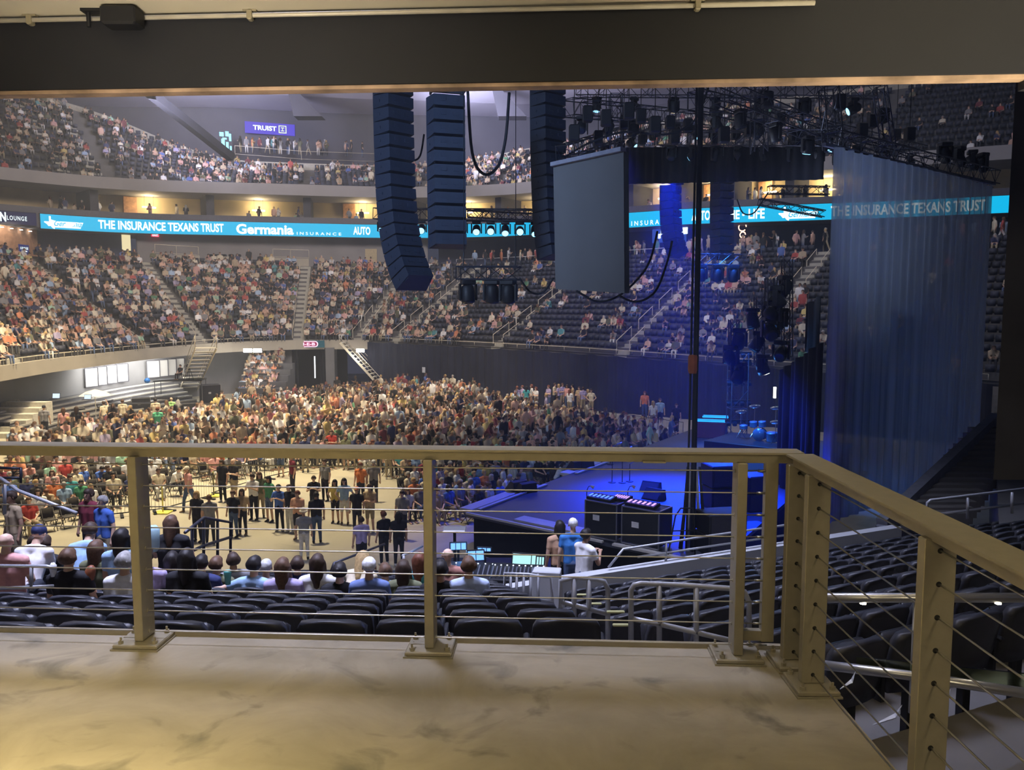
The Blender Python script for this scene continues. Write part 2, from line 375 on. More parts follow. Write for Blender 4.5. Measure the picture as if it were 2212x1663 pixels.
for r in range(NROW):
    if r: prof.append(lambda s, r=r: (bst(s)[3] * r / NROW, row_of(s, r - 1)[1]))
    prof.append(lambda s, r=r: row_of(s, r))
prof.append(lambda s: (bst(s)[3], Z1)); prof.append(lambda s: (bst(s)[3], Z1 + .35)); prof.append(lambda s: (bst(s)[4] + 6, Z1 + .35))
M_tier = mat('tier_concrete', (.13, .125, .125), .85, 0, .15, .6)
b = MB(); loft(b, prof, sv); struct(b.build('floor_lower_tier', M_tier))
# front parapet (left / end side it is pale concrete, on the far side draped in black)
s_c = s_at(800, lambda s: bp(s, 0), Z0)          # where the black drape starts
s_t0 = s_at(712, lambda s: bp(s, 0), Z0); s_t1 = s_at(620, lambda s: bp(s, 0), Z0)
M_para = mat('parapet_concrete', (.40, .37, .31), .8, 0, .08, .6)
def band(name, s0, s1, o0, o1, z0, z1, m, n=60):
    sl = [s0 + (s1 - s0) * i / n for i in range(n + 1)]
    b = MB(); q0, q1 = (z0, z1) if callable(z1) else ((lambda s: z0), (lambda s: z1))
    if not callable(q0): q0 = lambda s: z0
    loft(b, [lambda s: (o0, q0(s)), lambda s: (o0, q1(s)), lambda s: (o1, q1(s)), lambda s: (o1, q0(s)), lambda s: (o0, q0(s))], sl); return b.build(name, m)
struct(band('wall_parapet', s_c, SMAX, -.25, .1, lambda s: zf(s) - .85, lambda s: zf(s) + .12, M_para))
M_drape = mat('black_drape', (.022, .025, .045), .95, 0, .25, .4)
b = MB(); n = 420; vs = []
for i in range(n + 1):
    s = s_c * i / n; wob = .09 * math.sin(i * 1.1) + .06 * math.sin(i * .37)
    x, y = bp(s, -.45 + wob); vs += [(x, y, FZ), (x, y, zf(s) - .05 - .12 * abs(math.sin(i * .21)))]
b.add(vs, [(2 * i, 2 * i + 1, 2 * i + 3, 2 * i + 2) for i in range(n)])
b.add([(v[0], v[1] + .04, v[2]) for v in vs], [(2 * i + 2, 2 * i + 3, 2 * i + 1, 2 * i) for i in range(n)])
tag(b.build('drape', M_drape), 'long black drape covering the wall under the far side seats', 'drape')
struct(band('wall_under_far_side', 0, s_c, .05, .3, FZ, lambda s: zf(s), M_tier))
# recessed wall under the end tier
M_under = mat('under_tier_wall', (.16, .16, .17), .7, 0, .1, .5)
struct(band('wall_under_end', s_t1, SMAX, 2.4, 2.6, FZ, lambda s: zf(s) - .3, M_under))
# arena floor
M_floor = concrete('arena_floor_concrete', (.40, .37, .28), (.54, .50, .39), (.26, .245, .20), .16, .38)
b = MB(); b.prism([(-75, 8), (90, 8), (90, 105), (-75, 105)], FZ - .3, FZ); struct(b.build('floor_arena', M_floor))
# parapet hand rail
def railing(name, label, cat, s0, s1, off, z, h, m, step=1.8, mid=True, r=.03, group=None):
    zz = z if callable(z) else (lambda s: z)
    t = thing(name, label, cat, (*bp(s0, off), zz(s0)), 0, group); ox, oy = bp(s0, off)
    n = max(2, int((s1 - s0) / step)); loc = []
    for i in range(n + 1): s = s0 + (s1 - s0) * i / n; x, y = bp(s, off); loc.append((x - ox, y - oy, zz(s) - zz(s0)))
    b = MB(); b.tube([(x, y, h + q) for x, y, q in loc], r, 6); b.build('top_rail', m, t, True)
    if mid: b = MB(); b.tube([(x, y, .12 + q) for x, y, q in loc], r * .7, 5); b.build('bottom_rail', m, t, True)
    for x, y, q in loc[:100]: b = MB(); b.tube([(x, y, q), (x, y, h + q)], r * .8, 5); b.build('post', m, t, True)
    return t
M_cream = mat('cream_rail', (.62, .56, .44), .5)
railing('guard_rail', 'cream guard rail along the parapet of the left end seats', 'railing', s_t1 + 1, SMAX - 1, -.05, lambda s: zf(s) + .12, .32, M_cream, 2.5, False)
railing('guard_rail', 'pale guard rail along the front of the far side seats, above the black drape', 'railing', 14, s_c - 1, -.1, lambda s: zf(s) + .05, .34, M_cream, 2.5, False)
# concourse back wall of the lower tier + ceiling under the suites
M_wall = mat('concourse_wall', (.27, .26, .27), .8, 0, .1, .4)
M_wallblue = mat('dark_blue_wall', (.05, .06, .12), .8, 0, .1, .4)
def wall_loft(name, s0, s1, f0, z0, z1, m, n=60):
    sl = [s0 + (s1 - s0) * i / n for i in range(n + 1)]; b = MB()
    loft(b, [lambda s: (f0(s), z0), lambda s: (f0(s), z1), lambda s: (f0(s) + .3, z1), lambda s: (f0(s) + .3, z0)], sl); return struct(b.build(name, m))
ribo = lambda s: bst(s)[4]
sA = s_at(283, lambda s: bp(s, ribo(s) + 4), 9); sB = s_at(85, lambda s: bp(s, ribo(s) + 4), 9); sC = s_at(940, lambda s: bp(s, ribo(s) + 4), 9)
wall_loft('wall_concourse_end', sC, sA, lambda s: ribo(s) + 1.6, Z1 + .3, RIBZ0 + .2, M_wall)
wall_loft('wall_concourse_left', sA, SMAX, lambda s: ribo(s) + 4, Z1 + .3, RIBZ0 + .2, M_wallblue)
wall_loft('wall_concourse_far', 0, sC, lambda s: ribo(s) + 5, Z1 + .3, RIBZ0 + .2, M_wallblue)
sl = sv; b = MB(); loft(b, [lambda s: (ribo(s) + 9, RIBZ0 + .1), lambda s: (ribo(s), RIBZ0 + .1), lambda s: (ribo(s), RIBZ1 + .05), lambda s: (ribo(s) + 9, RIBZ1 + .05)], sl)
struct(b.build('floor_suite_level', mat('suite_slab', (.14, .14, .16), .8)))
# suite back wall, dividers, band above
b = MB(); loft(b, [lambda s: (ribo(s) + 5.2, RIBZ1), lambda s: (ribo(s) + 5.2, BANDZ0 + .1)], sl); struct(b.build('wall_suite_back', mat('suite_wall_tan', (.62, .50, .30), .8, 0, .25, .25)))
M_band = mat('ring_concrete', (.33, .32, .335), .8, 0, .06, .5)
b = MB(); loft(b, [lambda s: (ribo(s) + 6, BANDZ0), lambda s: (ribo(s) - .6, BANDZ0), lambda s: (ribo(s) - .8, BANDZ1), lambda s: (ribo(s) - .5, BANDZ1), lambda s: (ribo(s) - .5, BANDZ1 - .4)], sl); struct(b.build('wall_ring_band', M_band))
M_dark = mat('dark_partition', (.06, .06, .075), .8)
M_suiterail = mat('suite_front_panel', (.10, .10, .13), .5)
b = MB(); loft(b, [lambda s: (ribo(s) + .9, RIBZ1), lambda s: (ribo(s) + .9, RIBZ1 + .75), lambda s: (ribo(s) + 1.0, RIBZ1 + .75), lambda s: (ribo(s) + 1.0, RIBZ1)], sl); struct(b.build('trim_3', M_suiterail))
M_warmlamp = mat('warm_lamp', (1, .78, .50), emit=9)
ncol = 0; s = 1.5
groupc = 'dividing columns of the suite level'
ordn = ['first', 'second', 'third', 'fourth', 'fifth', 'sixth', 'seventh', 'eighth', 'ninth', 'tenth', 'eleventh', 'twelfth', 'thirteenth', 'fourteenth', 'fifteenth', 'sixteenth', 'seventeenth', 'eighteenth', 'nineteenth', 'twentieth', 'twenty-first', 'twenty-second', 'twenty-third', 'twenty-fourth', 'twenty-fifth', 'twenty-sixth', 'twenty-seventh', 'twenty-eighth', 'twenty-ninth', 'thirtieth'] + ['%dth' % i for i in range(31, 90)]
sl_ = []
s = SMAX - 1
while s > 2: sl_.append(s); s -= 5.2
vis = [s for s in sl_ if -60 < pxof(*bp(s, ribo(s) + 2), 14)[0] < 1790]
for i, s in enumerate(vis):
    t = bst(s); a = -math.radians(t[2])
    b = MB(); b.box((0, 0, 1.6), (.9, 4.2, 3.2)); x, y = bp(s, ribo(s) + 3.2)
    struct(b.build('wall_divider', M_dark, None, False, (x, y, RIBZ1))).rotation_euler = (0, 0, a)
for i, s in enumerate([v - 2.6 for v in vis]):
    t = bst(s); a = -math.radians(t[2]); x, y = bp(s, ribo(s) + 3.6)
    o = thing('pendant_lamp', f'glowing bar lamp in the {ordn[i]} suite bay from the left end', 'lamp', (x, y, BANDZ0 - 1.35), a, 'bar lamps in the suites')
    b = MB(); b.box((0, 0, 0), (1.5, .2, .16), bev=.04); b.build('shade', M_warmlamp, o)
    b = MB(); b.tube([(-.5, 0, .08), (-.5, 0, 1.3)], .015, 5); b.tube([(.5, 0, .08), (.5, 0, 1.3)], .015, 5); b.build('rod', M_black, o)
    if 1: light('suite_light', 'POINT', (x, y, BANDZ0 - .7), (x, y, 0), 330, (1, .78, .42), .5)
# dark serving counters/wood screens in some bays
M_wood = mat('warm_wood', (.42, .22, .11), .5, 0, .3, 3)
for i, s in enumerate([v - 1.9 for v in vis]):
    if i % 3 == 1: continue
    t = bst(s); a = -math.radians(t[2]); x, y = bp(s, ribo(s) + 4.6); b = MB(); b.box((0, 0, 1.5), (1.5, .3, 3.0), bev=.03)
    tag(b.build('wood_screen', M_wood, None, False, (x, y, RIBZ1)), f'brown wooden screen at the back of the {ordn[i]} suite bay from the left end', 'screen', 'wooden screens in the suites').rotation_euler = (0, 0, a)
# upper tier
NUP = 13
def uprow(s, r):
    t = bst(s); return t[4] - .2 + t[6] * r / NUP, BANDZ1 - .7 + (t[5] - BANDZ1) * r / NUP
prof = []
for r in range(NUP):
    if r: prof.append(lambda s, r=r: (uprow(s, r)[0], uprow(s, r - 1)[1]))
    prof.append(lambda s, r=r: uprow(s, r))
prof.append(lambda s: (uprow(s, NUP)[0], uprow(s, NUP - 1)[1]))
b = MB(); loft(b, prof, sv); struct(b.build('floor_upper_tier', M_tier))
s_u0 = s_at(812, lambda s: bp(s, ribo(s) + 8), 21); s_u1 = s_at(505, lambda s: bp(s, ribo(s) + 8), 21)
# back wall of the upper tier and the roof edge
M_upwall = mat('upper_back_wall', (.085, .085, .11), .85, 0, .12, .3)
b = MB(); loft(b, [lambda s: (bst(s)[4] + bst(s)[6] + 3.4, 19), lambda s: (bst(s)[4] + bst(s)[6] + 3.4, 28.2)], sv); struct(b.build('wall_upper_back', M_upwall))
b = MB(); loft(b, [lambda s: (bst(s)[4] + bst(s)[6] - .2, 0 + uprow(s, NUP - 1)[1]), lambda s: (bst(s)[4] + bst(s)[6] - .2, .95 + uprow(s, NUP - 1)[1]), lambda s: (bst(s)[4] + bst(s)[6] + 3.4, .95 + uprow(s, NUP - 1)[1])], sv)
struct(b.build('floor_upper_walkway', mat('pale_walkway', (.42, .40, .34), .8)))
M_soffit = mat('lavender_soffit', (.50, .49, .62), .9, 0, .05, .2)
b = MB(); loft(b, [lambda s: (bst(s)[4] + bst(s)[6] + 3.4, 28.2), lambda s: (bst(s)[4] + bst(s)[6] - 3, 28.5), lambda s: (bst(s)[4] - 6, 31.2)], sv); struct(b.build('ceiling_soffit', M_soffit))
b = MB(); b.prism([(-110, -10), (130, -10), (130, 160), (-110, 160)], 36, 36.5); struct(b.build('ceiling_roof', mat('roof_black', (.02, .02, .028), .9)))
light('soffit_wash', 'AREA', (*bp(s_u1 + 4, ribo(s_u1) - 3), 26), (*bp(s_u1, ribo(s_u1) + 8), 31), 4600, (.75, .75, 1), 8)
light('soffit_wash', 'AREA', (*bp(s_u0 - 6, ribo(s_u0) - 3), 26), (*bp(s_u0 - 8, ribo(s_u0) + 8), 31), 4600, (.75, .75, 1), 8)
railing('guard_rail', 'pale guard rail on the walkway of the short upper corner section', 'railing', s_u0, s_u1, 23.2 - 1.0, 21.4, 1.1, M_cream, 2.2)
# ------------------------------------------------ ribbon display
M_ledcyan = mat('led_cyan', (0.0, .40, .70), emit=1.3)
M_ledwhite = mat('led_white', (.82, .97, 1), emit=1.5)
M_lednavy = mat('led_navy', (.004, .006, .05), emit=1.0)
s_r0 = s_at(87, lambda s: bp(s, ribo(s) - .35), 12)
s_r1 = 6.0
def led_board(s0, s1, z0, z1, m, name, label):
    n = 90; sl = [s0 + (s1 - s0) * i / n for i in range(n + 1)]
    b = MB(); loft(b, [lambda s: (ribo(s) - .35, z0), lambda s: (ribo(s) - .35, z1)], sl); loft(b, [lambda s: (ribo(s) - .02, z0 - .06), lambda s: (ribo(s) - .34, z0 - .06), lambda s: (ribo(s) - .34, z1 + .06), lambda s: (ribo(s) - .02, z1 + .06)], sl, 1)
    return tag(b.build(name, [m, M_black]), label, 'display')
rib = led_board(s_r1, s_r0, RIBZ0, RIBZ1 - .1, M_ledcyan, 'ribbon_display', 'long cyan electronic ribbon board with white lettering around the bowl')
ribl = led_board(s_r0 + .15, SMAX, RIBZ0 + .25, RIBZ1 - .1, M_lednavy, 'sign_board', 'navy lounge sign at the far left end of the ribbon board')
def text_mesh(txt, bold=.0, shear=0, space=1):
    cu = bpy.data.curves.new('t', 'FONT'); cu.body = txt; cu.offset = bold; cu.shear = shear; cu.space_character = space; cu.resolution_u = 3
    o = bpy.data.objects.new('t', cu); COL.objects.link(o); dg = bpy.context.evaluated_depsgraph_get(); dg.update()
    me = bpy.data.meshes.new_from_object(o.evaluated_get(dg)); bpy.data.objects.remove(o); bpy.data.curves.remove(cu)
    v = np.array([q.co[:] for q in me.vertices]); f = [tuple(p.vertices) for p in me.polygons]; bpy.data.meshes.remove(me)
    return v, f
def ribbon_text(txt, px0, px1, zf0, zf1, m, parent, bold=.02, shear=0, space=1, split=6):
    v, f = text_mesh(txt, bold, shear, space); x0, x1 = v[:, 0].min(), v[:, 0].max(); y0, y1 = v[:, 1].min(), v[:, 1].max()
    fn = lambda s: bp(s, ribo(s) - .40); sa, sb = s_at(px0, fn, 12), s_at(px1, fn, 12)
    vs = []
    for p in v:
        s = sa + (sb - sa) * (p[0] - x0) / (x1 - x0); z = RIBZ0 + (RIBZ1 - .1 - RIBZ0) * (zf0 + (zf1 - zf0) * (p[1] - y0) / (y1 - y0)); x, y = fn(s); vs.append((x, y, z))
    b = MB(); b.add(vs, f); return b.build('lettering', m, parent)
TEXAS = [(.30, 1), (.42, 1), (.42, .72), (.55, .66), (.75, .60), (.95, .60), (1, .40), (.98, .28), (.78, .14), (.66, .06), (.62, -.12), (.50, -.05), (.38, .14), (.26, .10), (.14, .30), (0, .42), (0, .52), (.30, .52)]
def logo(px0, px1):  # white outline of the state with the slanted word beside it
    w_ = px1 - px0
    fn = lambda s: bp(s, ribo(s) - .37)
    b = MB()
    def q(u_, v_, o=0): s = s_at(px0 + u_ * w_, fn, 12); x, y = bp(s, ribo(s) - .37 - o); return (x, y, RIBZ0 + (RIBZ1 - RIBZ0 - .1) * v_)
    pts = [(x * .42, .10 + y * .78) for x, y in TEXAS]
    b.add([q(*p) for p in pts], [tuple(range(len(pts)))]); b.add([q(.22, .12), q(.92, .12), q(1.0, .56), q(.30, .56)], [(0, 1, 2, 3)])
    o = b.build('emblem', M_ledwhite, rib)
    ribbon_text('Germania', px0 + .25 * w_, px1 - .04 * w_, .22, .62, M_ledcyan, o, .01, .5)
for a_ in ((95, 180), (1682, 1768)): logo(*a_)
for (tx, a_, b_, z0, z1, kw) in (('THE INSURANCE TEXANS TRUST', 212, 483, .20, .84, dict(bold=.03)), ('Germania', 510, 634, .10, .86, dict(bold=.035)), ('INSURANCE', 641, 737, .12, .34, dict(bold=.012, space=1.6)),
    ('AUTO', 763, 800, .2, .82, dict(bold=.03)), ('Germania', 1226, 1357, .14, .86, dict(bold=.035)), ('INSURANCE', 1364, 1460, .10, .42, dict(bold=.012, space=1.6)), ('AUTO', 1494, 1534, .2, .84, dict(bold=.03)),
    ('HOME', 1545, 1598, .2, .8, dict(bold=.03)), ('·', 1603, 1609, .4, .55, dict(bold=.05)), ('LIFE', 1617, 1652, .2, .84, dict(bold=.03)), ('THE INSURANCE TEXANS TRUST', 1795, 2130, .18, .84, dict(bold=.03))):
    ribbon_text(tx, a_, b_, z0, z1, M_ledwhite, rib, **kw)
ribbon_text('N', 0, 13, .3, .92, M_ledwhite, ribl, .04); ribbon_text('LOUNGE', 15, 58, .42, .72, M_ledwhite, ribl, .012, 0, 1.25)

# dark triangular roof fins hanging in front of the lit soffit
for (pxa, lab) in ((655, 'dark triangular roof fin left of the curved line array'), (1098, 'dark roof fin above the cable loop')):
    q = P(pxa, 225, 96); b = MB(); b.prism([(-1.0, -1), (1.0, -1), (1.0, 1), (-1.0, 1)], 0, .01)
    b = MB(); b.add([(-2.0, 0, 2.4), (-1.5, 0, 2.4), (2.2, 0, -1.4), (-1.2, 0, -1.4), (-2.0, 2, 2.4), (-1.5, 2, 2.4), (2.2, 2, -1.4), (-1.2, 2, -1.4)], [(0, 3, 2, 1), (4, 5, 6, 7), (0, 1, 5, 4), (1, 2, 6, 5), (2, 3, 7, 6), (3, 0, 4, 7)])
    tag(b.build('roof_fin', M_upwall, None, False, q), lab, 'roof fin')
p, q = P(285, 170, 84), P(500, 340, 97); b = MB(); b.bar(p, q, .9, .9); tag(b.build('girder_shadow_bar', mat('girder_shadow_black', (.010, .010, .016), .9)), 'dark diagonal bar for the shadow of a roof girder running down to the cyan portrait screen', 'shadow band')  # near-black bar stands for the shadow band of a roof girder
# ================================================================ people
def capsule(b, p, r0, q, r1, n=10, mi=0):
    p = Vector(p); q = Vector(q); t = q - p; L = t.length
    if L < 1e-5: t = Vector((0, 0, 1)); q = p + t * 1e-4; L = 1e-4
    t = t / L; pts = []; rs = []
    for a in (.15, .6, 1.0): pts.append(p - t * r0 * math.cos(a * math.pi / 2)); rs.append(r0 * math.sin(a * math.pi / 2))
    for a in (1.0, .6, .15): pts.append(q + t * r1 * math.cos(a * math.pi / 2)); rs.append(r1 * math.sin(a * math.pi / 2))
    b.tube(pts, rs, n)
def _v(*a): return Vector(a)
def rig(kind, lean=0, arms='rest', twist=0, female=False):
    """joints of a figure facing +Y, origin on the floor under the hips"""
    J = {}
    sit = kind == 'sit'
    hip = .50 if sit else .94
    J['pel'] = _v(0, 0, hip)
    T = rotm('X', -lean)          # leaning forward = towards +Y
    up = lambda x, y, z: J['pel'] + T @ _v(x, y, z)
    J['waist'] = up(0, 0, .13); J['chest'] = up(0, .0, .34); J['neck'] = up(0, -.01, .52); J['nt'] = up(0, .005, .59)
    J['head'] = up(0, .02, .695); sw = .165 if female else .19
    hd = .085
    for s_, k in ((-1, 'l'), (1, 'r')):
        J['sh' + k] = up(s_ * sw, 0, .465); J['hp' + k] = J['pel'] + _v(s_ * hd, 0, -.02)
        if sit: J['kn' + k] = _v(s_ * .12, .44, .50); J['an' + k] = _v(s_ * .12, .47, .09)
        elif kind == 'walk': J['kn' + k] = _v(s_ * .09, .16 * s_, .50); J['an' + k] = _v(s_ * .09, .20 if s_ > 0 else -.30, .09 if s_ > 0 else .14)
        else: J['kn' + k] = _v(s_ * .10, .01, .50); J['an' + k] = _v(s_ * .115, -.02, .09)
        sh = J['sh' + k]
        if arms == 'rest' and sit: e, w_ = sh + _v(s_ * .06, .06, -.27), _v(s_ * .10, .30, .60)
        elif arms == 'lean': e, w_ = _v(s_ * .17, .33, .62), _v(s_ * .03, .46, .66)
        elif arms == 'phone': e, w_ = sh + _v(s_ * .06, .10, -.25), sh + _v(-s_ * .10, .30, -.12)
        elif arms == 'fold': e, w_ = sh + _v(s_ * .06, .05, -.27), sh + _v(-s_ * .20, .20, -.22)
        elif arms == 'up' and s_ > 0: e, w_ = sh + _v(.12, .10, .10), sh + _v(.06, .16, .34)
        elif arms == 'wide': e, w_ = sh + _v(s_ * .26, 0, -.10), sh + _v(s_ * .50, .03, -.14)
        elif arms == 'hip' : e, w_ = sh + _v(s_ * .16, -.06, -.25), sh + _v(-s_ * .02, .05, -.44)
        elif kind == 'walk': e, w_ = sh + _v(s_ * .05, -.10 * s_, -.27), sh + _v(s_ * .06, -.04 * s_ + .08, -.50)
        else: e, w_ = sh + _v(s_ * .06, -.02, -.28), sh + _v(s_ * .07, .05, -.52)
        J['el' + k] = e; J['wr' + k] = w_
    J['T'] = T; J['female'] = female
    return J
def caps_body(J, fingers=True):
    T = J['T']; c = []; A = lambda p, r0, q, r1, t: c.append((p, r0, q, r1, t))
    h = J['head']; f = .9 if J['female'] else 1
    A(h + T @ _v(0, -.02, .035), .083, h + T @ _v(0, .015, .03), .078, 'skin'); A(h + T @ _v(0, .02, .01), .073, h + T @ _v(0, .045, -.075), .042, 'skin')
    A(h + T @ _v(0, .09, .015), .008, h + T @ _v(0, .108, -.022), .014, 'skin')
    A(h + T @ _v(0, .085, -.055), .014, h + T @ _v(0, .087, -.065), .014, 'skin')
    for s_ in (-1, 1): A(h + T @ _v(s_ * .083, 0, .02), .014, h + T @ _v(s_ * .086, 0, -.02), .010, 'skin')
    A(J['neck'], .058 * f, J['nt'] + T @ _v(0, 0, .03), .052 * f, 'skin')
    for s_ in (-1, 1):
        o = T @ _v(s_ * .075 * f, 0, 0)
        A(J['chest'] + o, .112 * f, J['waist'] + o * .9, .10 * f, 'torso'); A(J['waist'] + o * .9, .10 * f, J['pel'] + o * .95, .108, 'torso')
        A(J['chest'] + o * 1.2 + T @ _v(0, 0, .09), .085 * f, J['chest'] + o * 1.2, .10 * f, 'torso')
    A(J['shl'], .062, J['neck'] + T @ _v(0, 0, -.02), .075, 'torso'); A(J['shr'], .062, J['neck'] + T @ _v(0, 0, -.02), .075, 'torso')
    for k in 'lr':
        sh, e, w_ = J['sh' + k], J['el' + k], J['wr' + k]; s_ = -1 if k == 'l' else 1
        A(sh, .056 * f, e, .042 * f, 'uarm'); A(e, .041 * f, w_, .027 * f, 'farm')
        d = (w_ - e).normalized(); pal = w_ + d * .055
        A(w_, .026, pal, .030, 'skin')
        n = d.cross(_v(0, 0, 1)); n = n.normalized() if n.length > .1 else _v(1, 0, 0); dn = d.cross(n)
        if fingers:
            for i in range(4):
                o = n * (.028 - .019 * i); L = (.055, .064, .060, .047)[i]; b0 = pal + o + d * .012; b1 = b0 + d * L * .5 + dn * .008; b2 = b1 + d * L * .42 + dn * .028
                A(b0, .0095, b1, .009, 'skin'); A(b1, .009, b2, .0075, 'skin')
            A(w_ + d * .02 + n * .025 * -s_, .011, w_ + d * .055 + n * -s_ * .052 + dn * .012, .009, 'skin')
        else: A(pal, .030, pal + d * .06 + dn * .02, .016, 'skin')
        A(J['hp' + k], .088, J['kn' + k], .056, 'thigh'); A(J['kn' + k], .055, J['an' + k], .038, 'shin')
        a = J['an' + k]; A(a + _v(0, -.02, -.045), .04, a + _v(0, .14, -.058), .028, 'shoe'); A(a, .038, a + _v(0, -.01, -.04), .04, 'shoe')
    return c
def remeshed(parts, vox, dec, name, grow=0, smooth=2):
    b = MB()
    for p, r0, q, r1, *_ in parts: capsule(b, p, r0 + grow, q, r1 + grow, 10 if vox < .02 else 8)
    me = b.mesh('tmp', M_black); o = bpy.data.objects.new('tmp', me); COL.objects.link(o)
    m = o.modifiers.new('r', 'REMESH'); m.mode = 'VOXEL'; m.voxel_size = vox
    if smooth: m = o.modifiers.new('s', 'SMOOTH'); m.iterations = smooth; m.factor = .5
    m = o.modifiers.new('d', 'DECIMATE'); m.ratio = dec
    dg = bpy.context.evaluated_depsgraph_get(); dg.update()
    r = bpy.data.meshes.new_from_object(o.evaluated_get(dg)); bpy.data.objects.remove(o); bpy.data.meshes.remove(me)
    r.name = name; r.materials.clear()
    r.polygons.foreach_set('use_smooth', [True] * len(r.polygons))
    return r
def bald(J): return []
def caps_hair(J, style):
    h = J['head']; T = J['T']; P_ = lambda x, y, z: h + T @ _v(x, y, z)
    c = [(P_(0, -.03, .045), .088, P_(0, .015, .058), .080, 'h'), (P_(-.03, -.035, .02), .075, P_(.03, -.035, .02), .075, 'h')]
    if style == 'long': c += [(P_(-.04, -.055, .0), .055, P_(-.04, -.07, -.20), .038, 'h'), (P_(.04, -.055, .0), .055, P_(.04, -.07, -.20), .038, 'h'), (P_(0, -.065, .0), .06, P_(0, -.09, -.27), .04, 'h'), (P_(-.082, .0, .02), .025, P_(-.095, .01, -.14), .022, 'h'), (P_(.082, .0, .02), .025, P_(.095, .01, -.14), .022, 'h')]
    if style == 'bun': c += [(P_(0, -.12, .07), .04, P_(0, -.13, .08), .035, 'h')]
    if style == 'tail': c += [(P_(0, -.11, .04), .03, P_(0, -.15, -.12), .022, 'h')]
    if style == 'cap': c = [(P_(0, -.02, .055), .092, P_(0, .01, .06), .086, 'h'), (P_(-.045, .09, .055), .012, P_(.045, .09, .055), .012, 'h'), (P_(-.03, .135, .048), .010, P_(.03, .135, .048), .010, 'h')]
    if style == 'hat': c = [(P_(0, -.01, .08), .082, P_(0, .0, .12), .07, 'h')] + [(P_(math.cos(a) * .13, math.sin(a) * .16, .055), .022, P_(math.cos(a + .4) * .13, math.sin(a + .4) * .16, .055), .022, 'h') for a in [i * .4 for i in range(16)]]
    return c
def split_caps(caps, tags): return [c for c in caps if c[4] in tags]
def lerp_cap(c, t0, t1): p, r0, q, r1, tg = c; return (p.lerp(q, t0), r0 + (r1 - r0) * t0, p.lerp(q, t1), r0 + (r1 - r0) * t1, tg)
M_skin = mat('skin', (.6, .4, .3), .55, 0, .06, 8)
M_shirt = mat('shirt_cloth', (1, 1, 1), .85, 0, .10, 14, objcol=True, bump=.3)
M_hair = mat('hair', (1, 1, 1), .6, 0, .25, 30, objcol=True)
M_pants = mat('trouser_cloth', (1, 1, 1), .85, 0, .12, 14, objcol=True)
M_skinc = mat('skin_tone', (1, 1, 1), .55, 0, .05, 8, objcol=True)
M_eye = mat('eye', (.03, .02, .02), .2)
POSES = {}
def make_pose(name, kind, hairs=('short', 'long', 'tail', 'cap'), sleeve=.55, shorts=False, **kw):
    J = rig(kind, **kw); caps = caps_body(J)
    d = {'J': J}
    d['body'] = remeshed(caps, .0115, .28, name + '_body')
    d['body'].materials.append(M_skinc)
    top = split_caps(caps, ('torso',)) + [lerp_cap(c, 0, sleeve) if sleeve < 1 else c for c in caps if c[4] == 'uarm'] + ([lerp_cap(c, 0, .85) for c in caps if c[4] == 'farm'] if sleeve >= 1 else [])
    d['shirt'] = remeshed(top, .02, .5, name + '_shirt', .012); d['shirt'].materials.append(M_shirt)
    leg = [(J['pel'] + _v(-.06, 0, -.02), .108, J['pel'] + _v(.06, 0, -.02), .108, 't')] + [lerp_cap(c, 0, .9) if shorts else c for c in caps if c[4] == 'thigh'] + ([] if shorts else [lerp_cap(c, 0, .93) for c in caps if c[4] == 'shin'])
    d['trousers'] = remeshed(leg, .022, .5, name + '_trousers', .014); d['trousers'].materials.append(M_pants)
    d['shoes'] = remeshed(split_caps(caps, ('shoe',)), .02, .6, name + '_shoes', .008); d['shoes'].materials.append(M_pants)
    for h in hairs: m = remeshed(caps_hair(J, h), .016, .5, name + '_hair_' + h, .004); m.materials.append(M_hair); d['hair_' + h] = m
    b = MB(); T = J['T']
    for s_ in (-1, 1): b.lathe([(.002, -.009), (.009, -.005), (.011, 0), (.009, .005), (.002, .009)], 8, J['head'] + T @ _v(s_ * .032, .083, .012), rotm('X', -1.3))
    d['eyes'] = b.mesh(name + '_eyes', M_eye, True)
    POSES[name] = d
make_pose('sit_back', 'sit', ('short', 'long', 'tail', 'cap', 'bun', 'hat'), lean=-.08, arms='rest')
make_pose('sit_lean', 'sit', ('short', 'long', 'cap', 'bun'), lean=.45, arms='lean')
make_pose('sit_wide', 'sit', ('short', 'long'), lean=.05, arms='wide')
make_pose('stand', 'stand', ('short', 'long', 'cap', 'tail', 'hat'), lean=0, arms='rest')
make_pose('stand_phone', 'stand', ('short', 'long', 'cap'), lean=.05, arms='phone')
make_pose('stand_fold', 'stand', ('short', 'long', 'cap'), lean=0, arms='fold', shorts=True)
make_pose('walk', 'walk', ('short', 'long', 'cap'), lean=.06)
make_pose('stand_hip', 'stand', ('short', 'long', 'tail'), lean=0, arms='hip', shorts=True, female=True)
make_pose('stand_wide', 'stand', ('short',), lean=.1, arms='up')
SKINS = [(.62, .40, .29), (.55, .34, .24), (.70, .47, .36), (.42, .25, .17), (.30, .17, .11), (.66, .42, .32)]
HAIRS = {'black': (.015, .012, .012), 'dark brown': (.05, .03, .02), 'brown': (.11, .06, .035), 'blond': (.42, .29, .13), 'grey': (.32, .31, .30), 'auburn': (.16, .055, .03)}
TOPS = {'white': (.78, .78, .80), 'black': (.018, .018, .022), 'grey': (.25, .25, .27), 'blue': (.07, .16, .55), 'light blue': (.32, .48, .72), 'navy': (.03, .04, .13), 'red': (.50, .06, .05), 'orange': (.70, .22, .08),
        'pink': (.70, .36, .34), 'green': (.08, .30, .16), 'mint green': (.36, .62, .46), 'tan': (.52, .40, .26), 'cream': (.70, .62, .46), 'yellow': (.68, .52, .14), 'maroon': (.20, .03, .05), 'lavender': (.42, .36, .60), 'teal': (.06, .33, .38), 'peach': (.72, .42, .30), 'olive': (.15, .16, .09)}
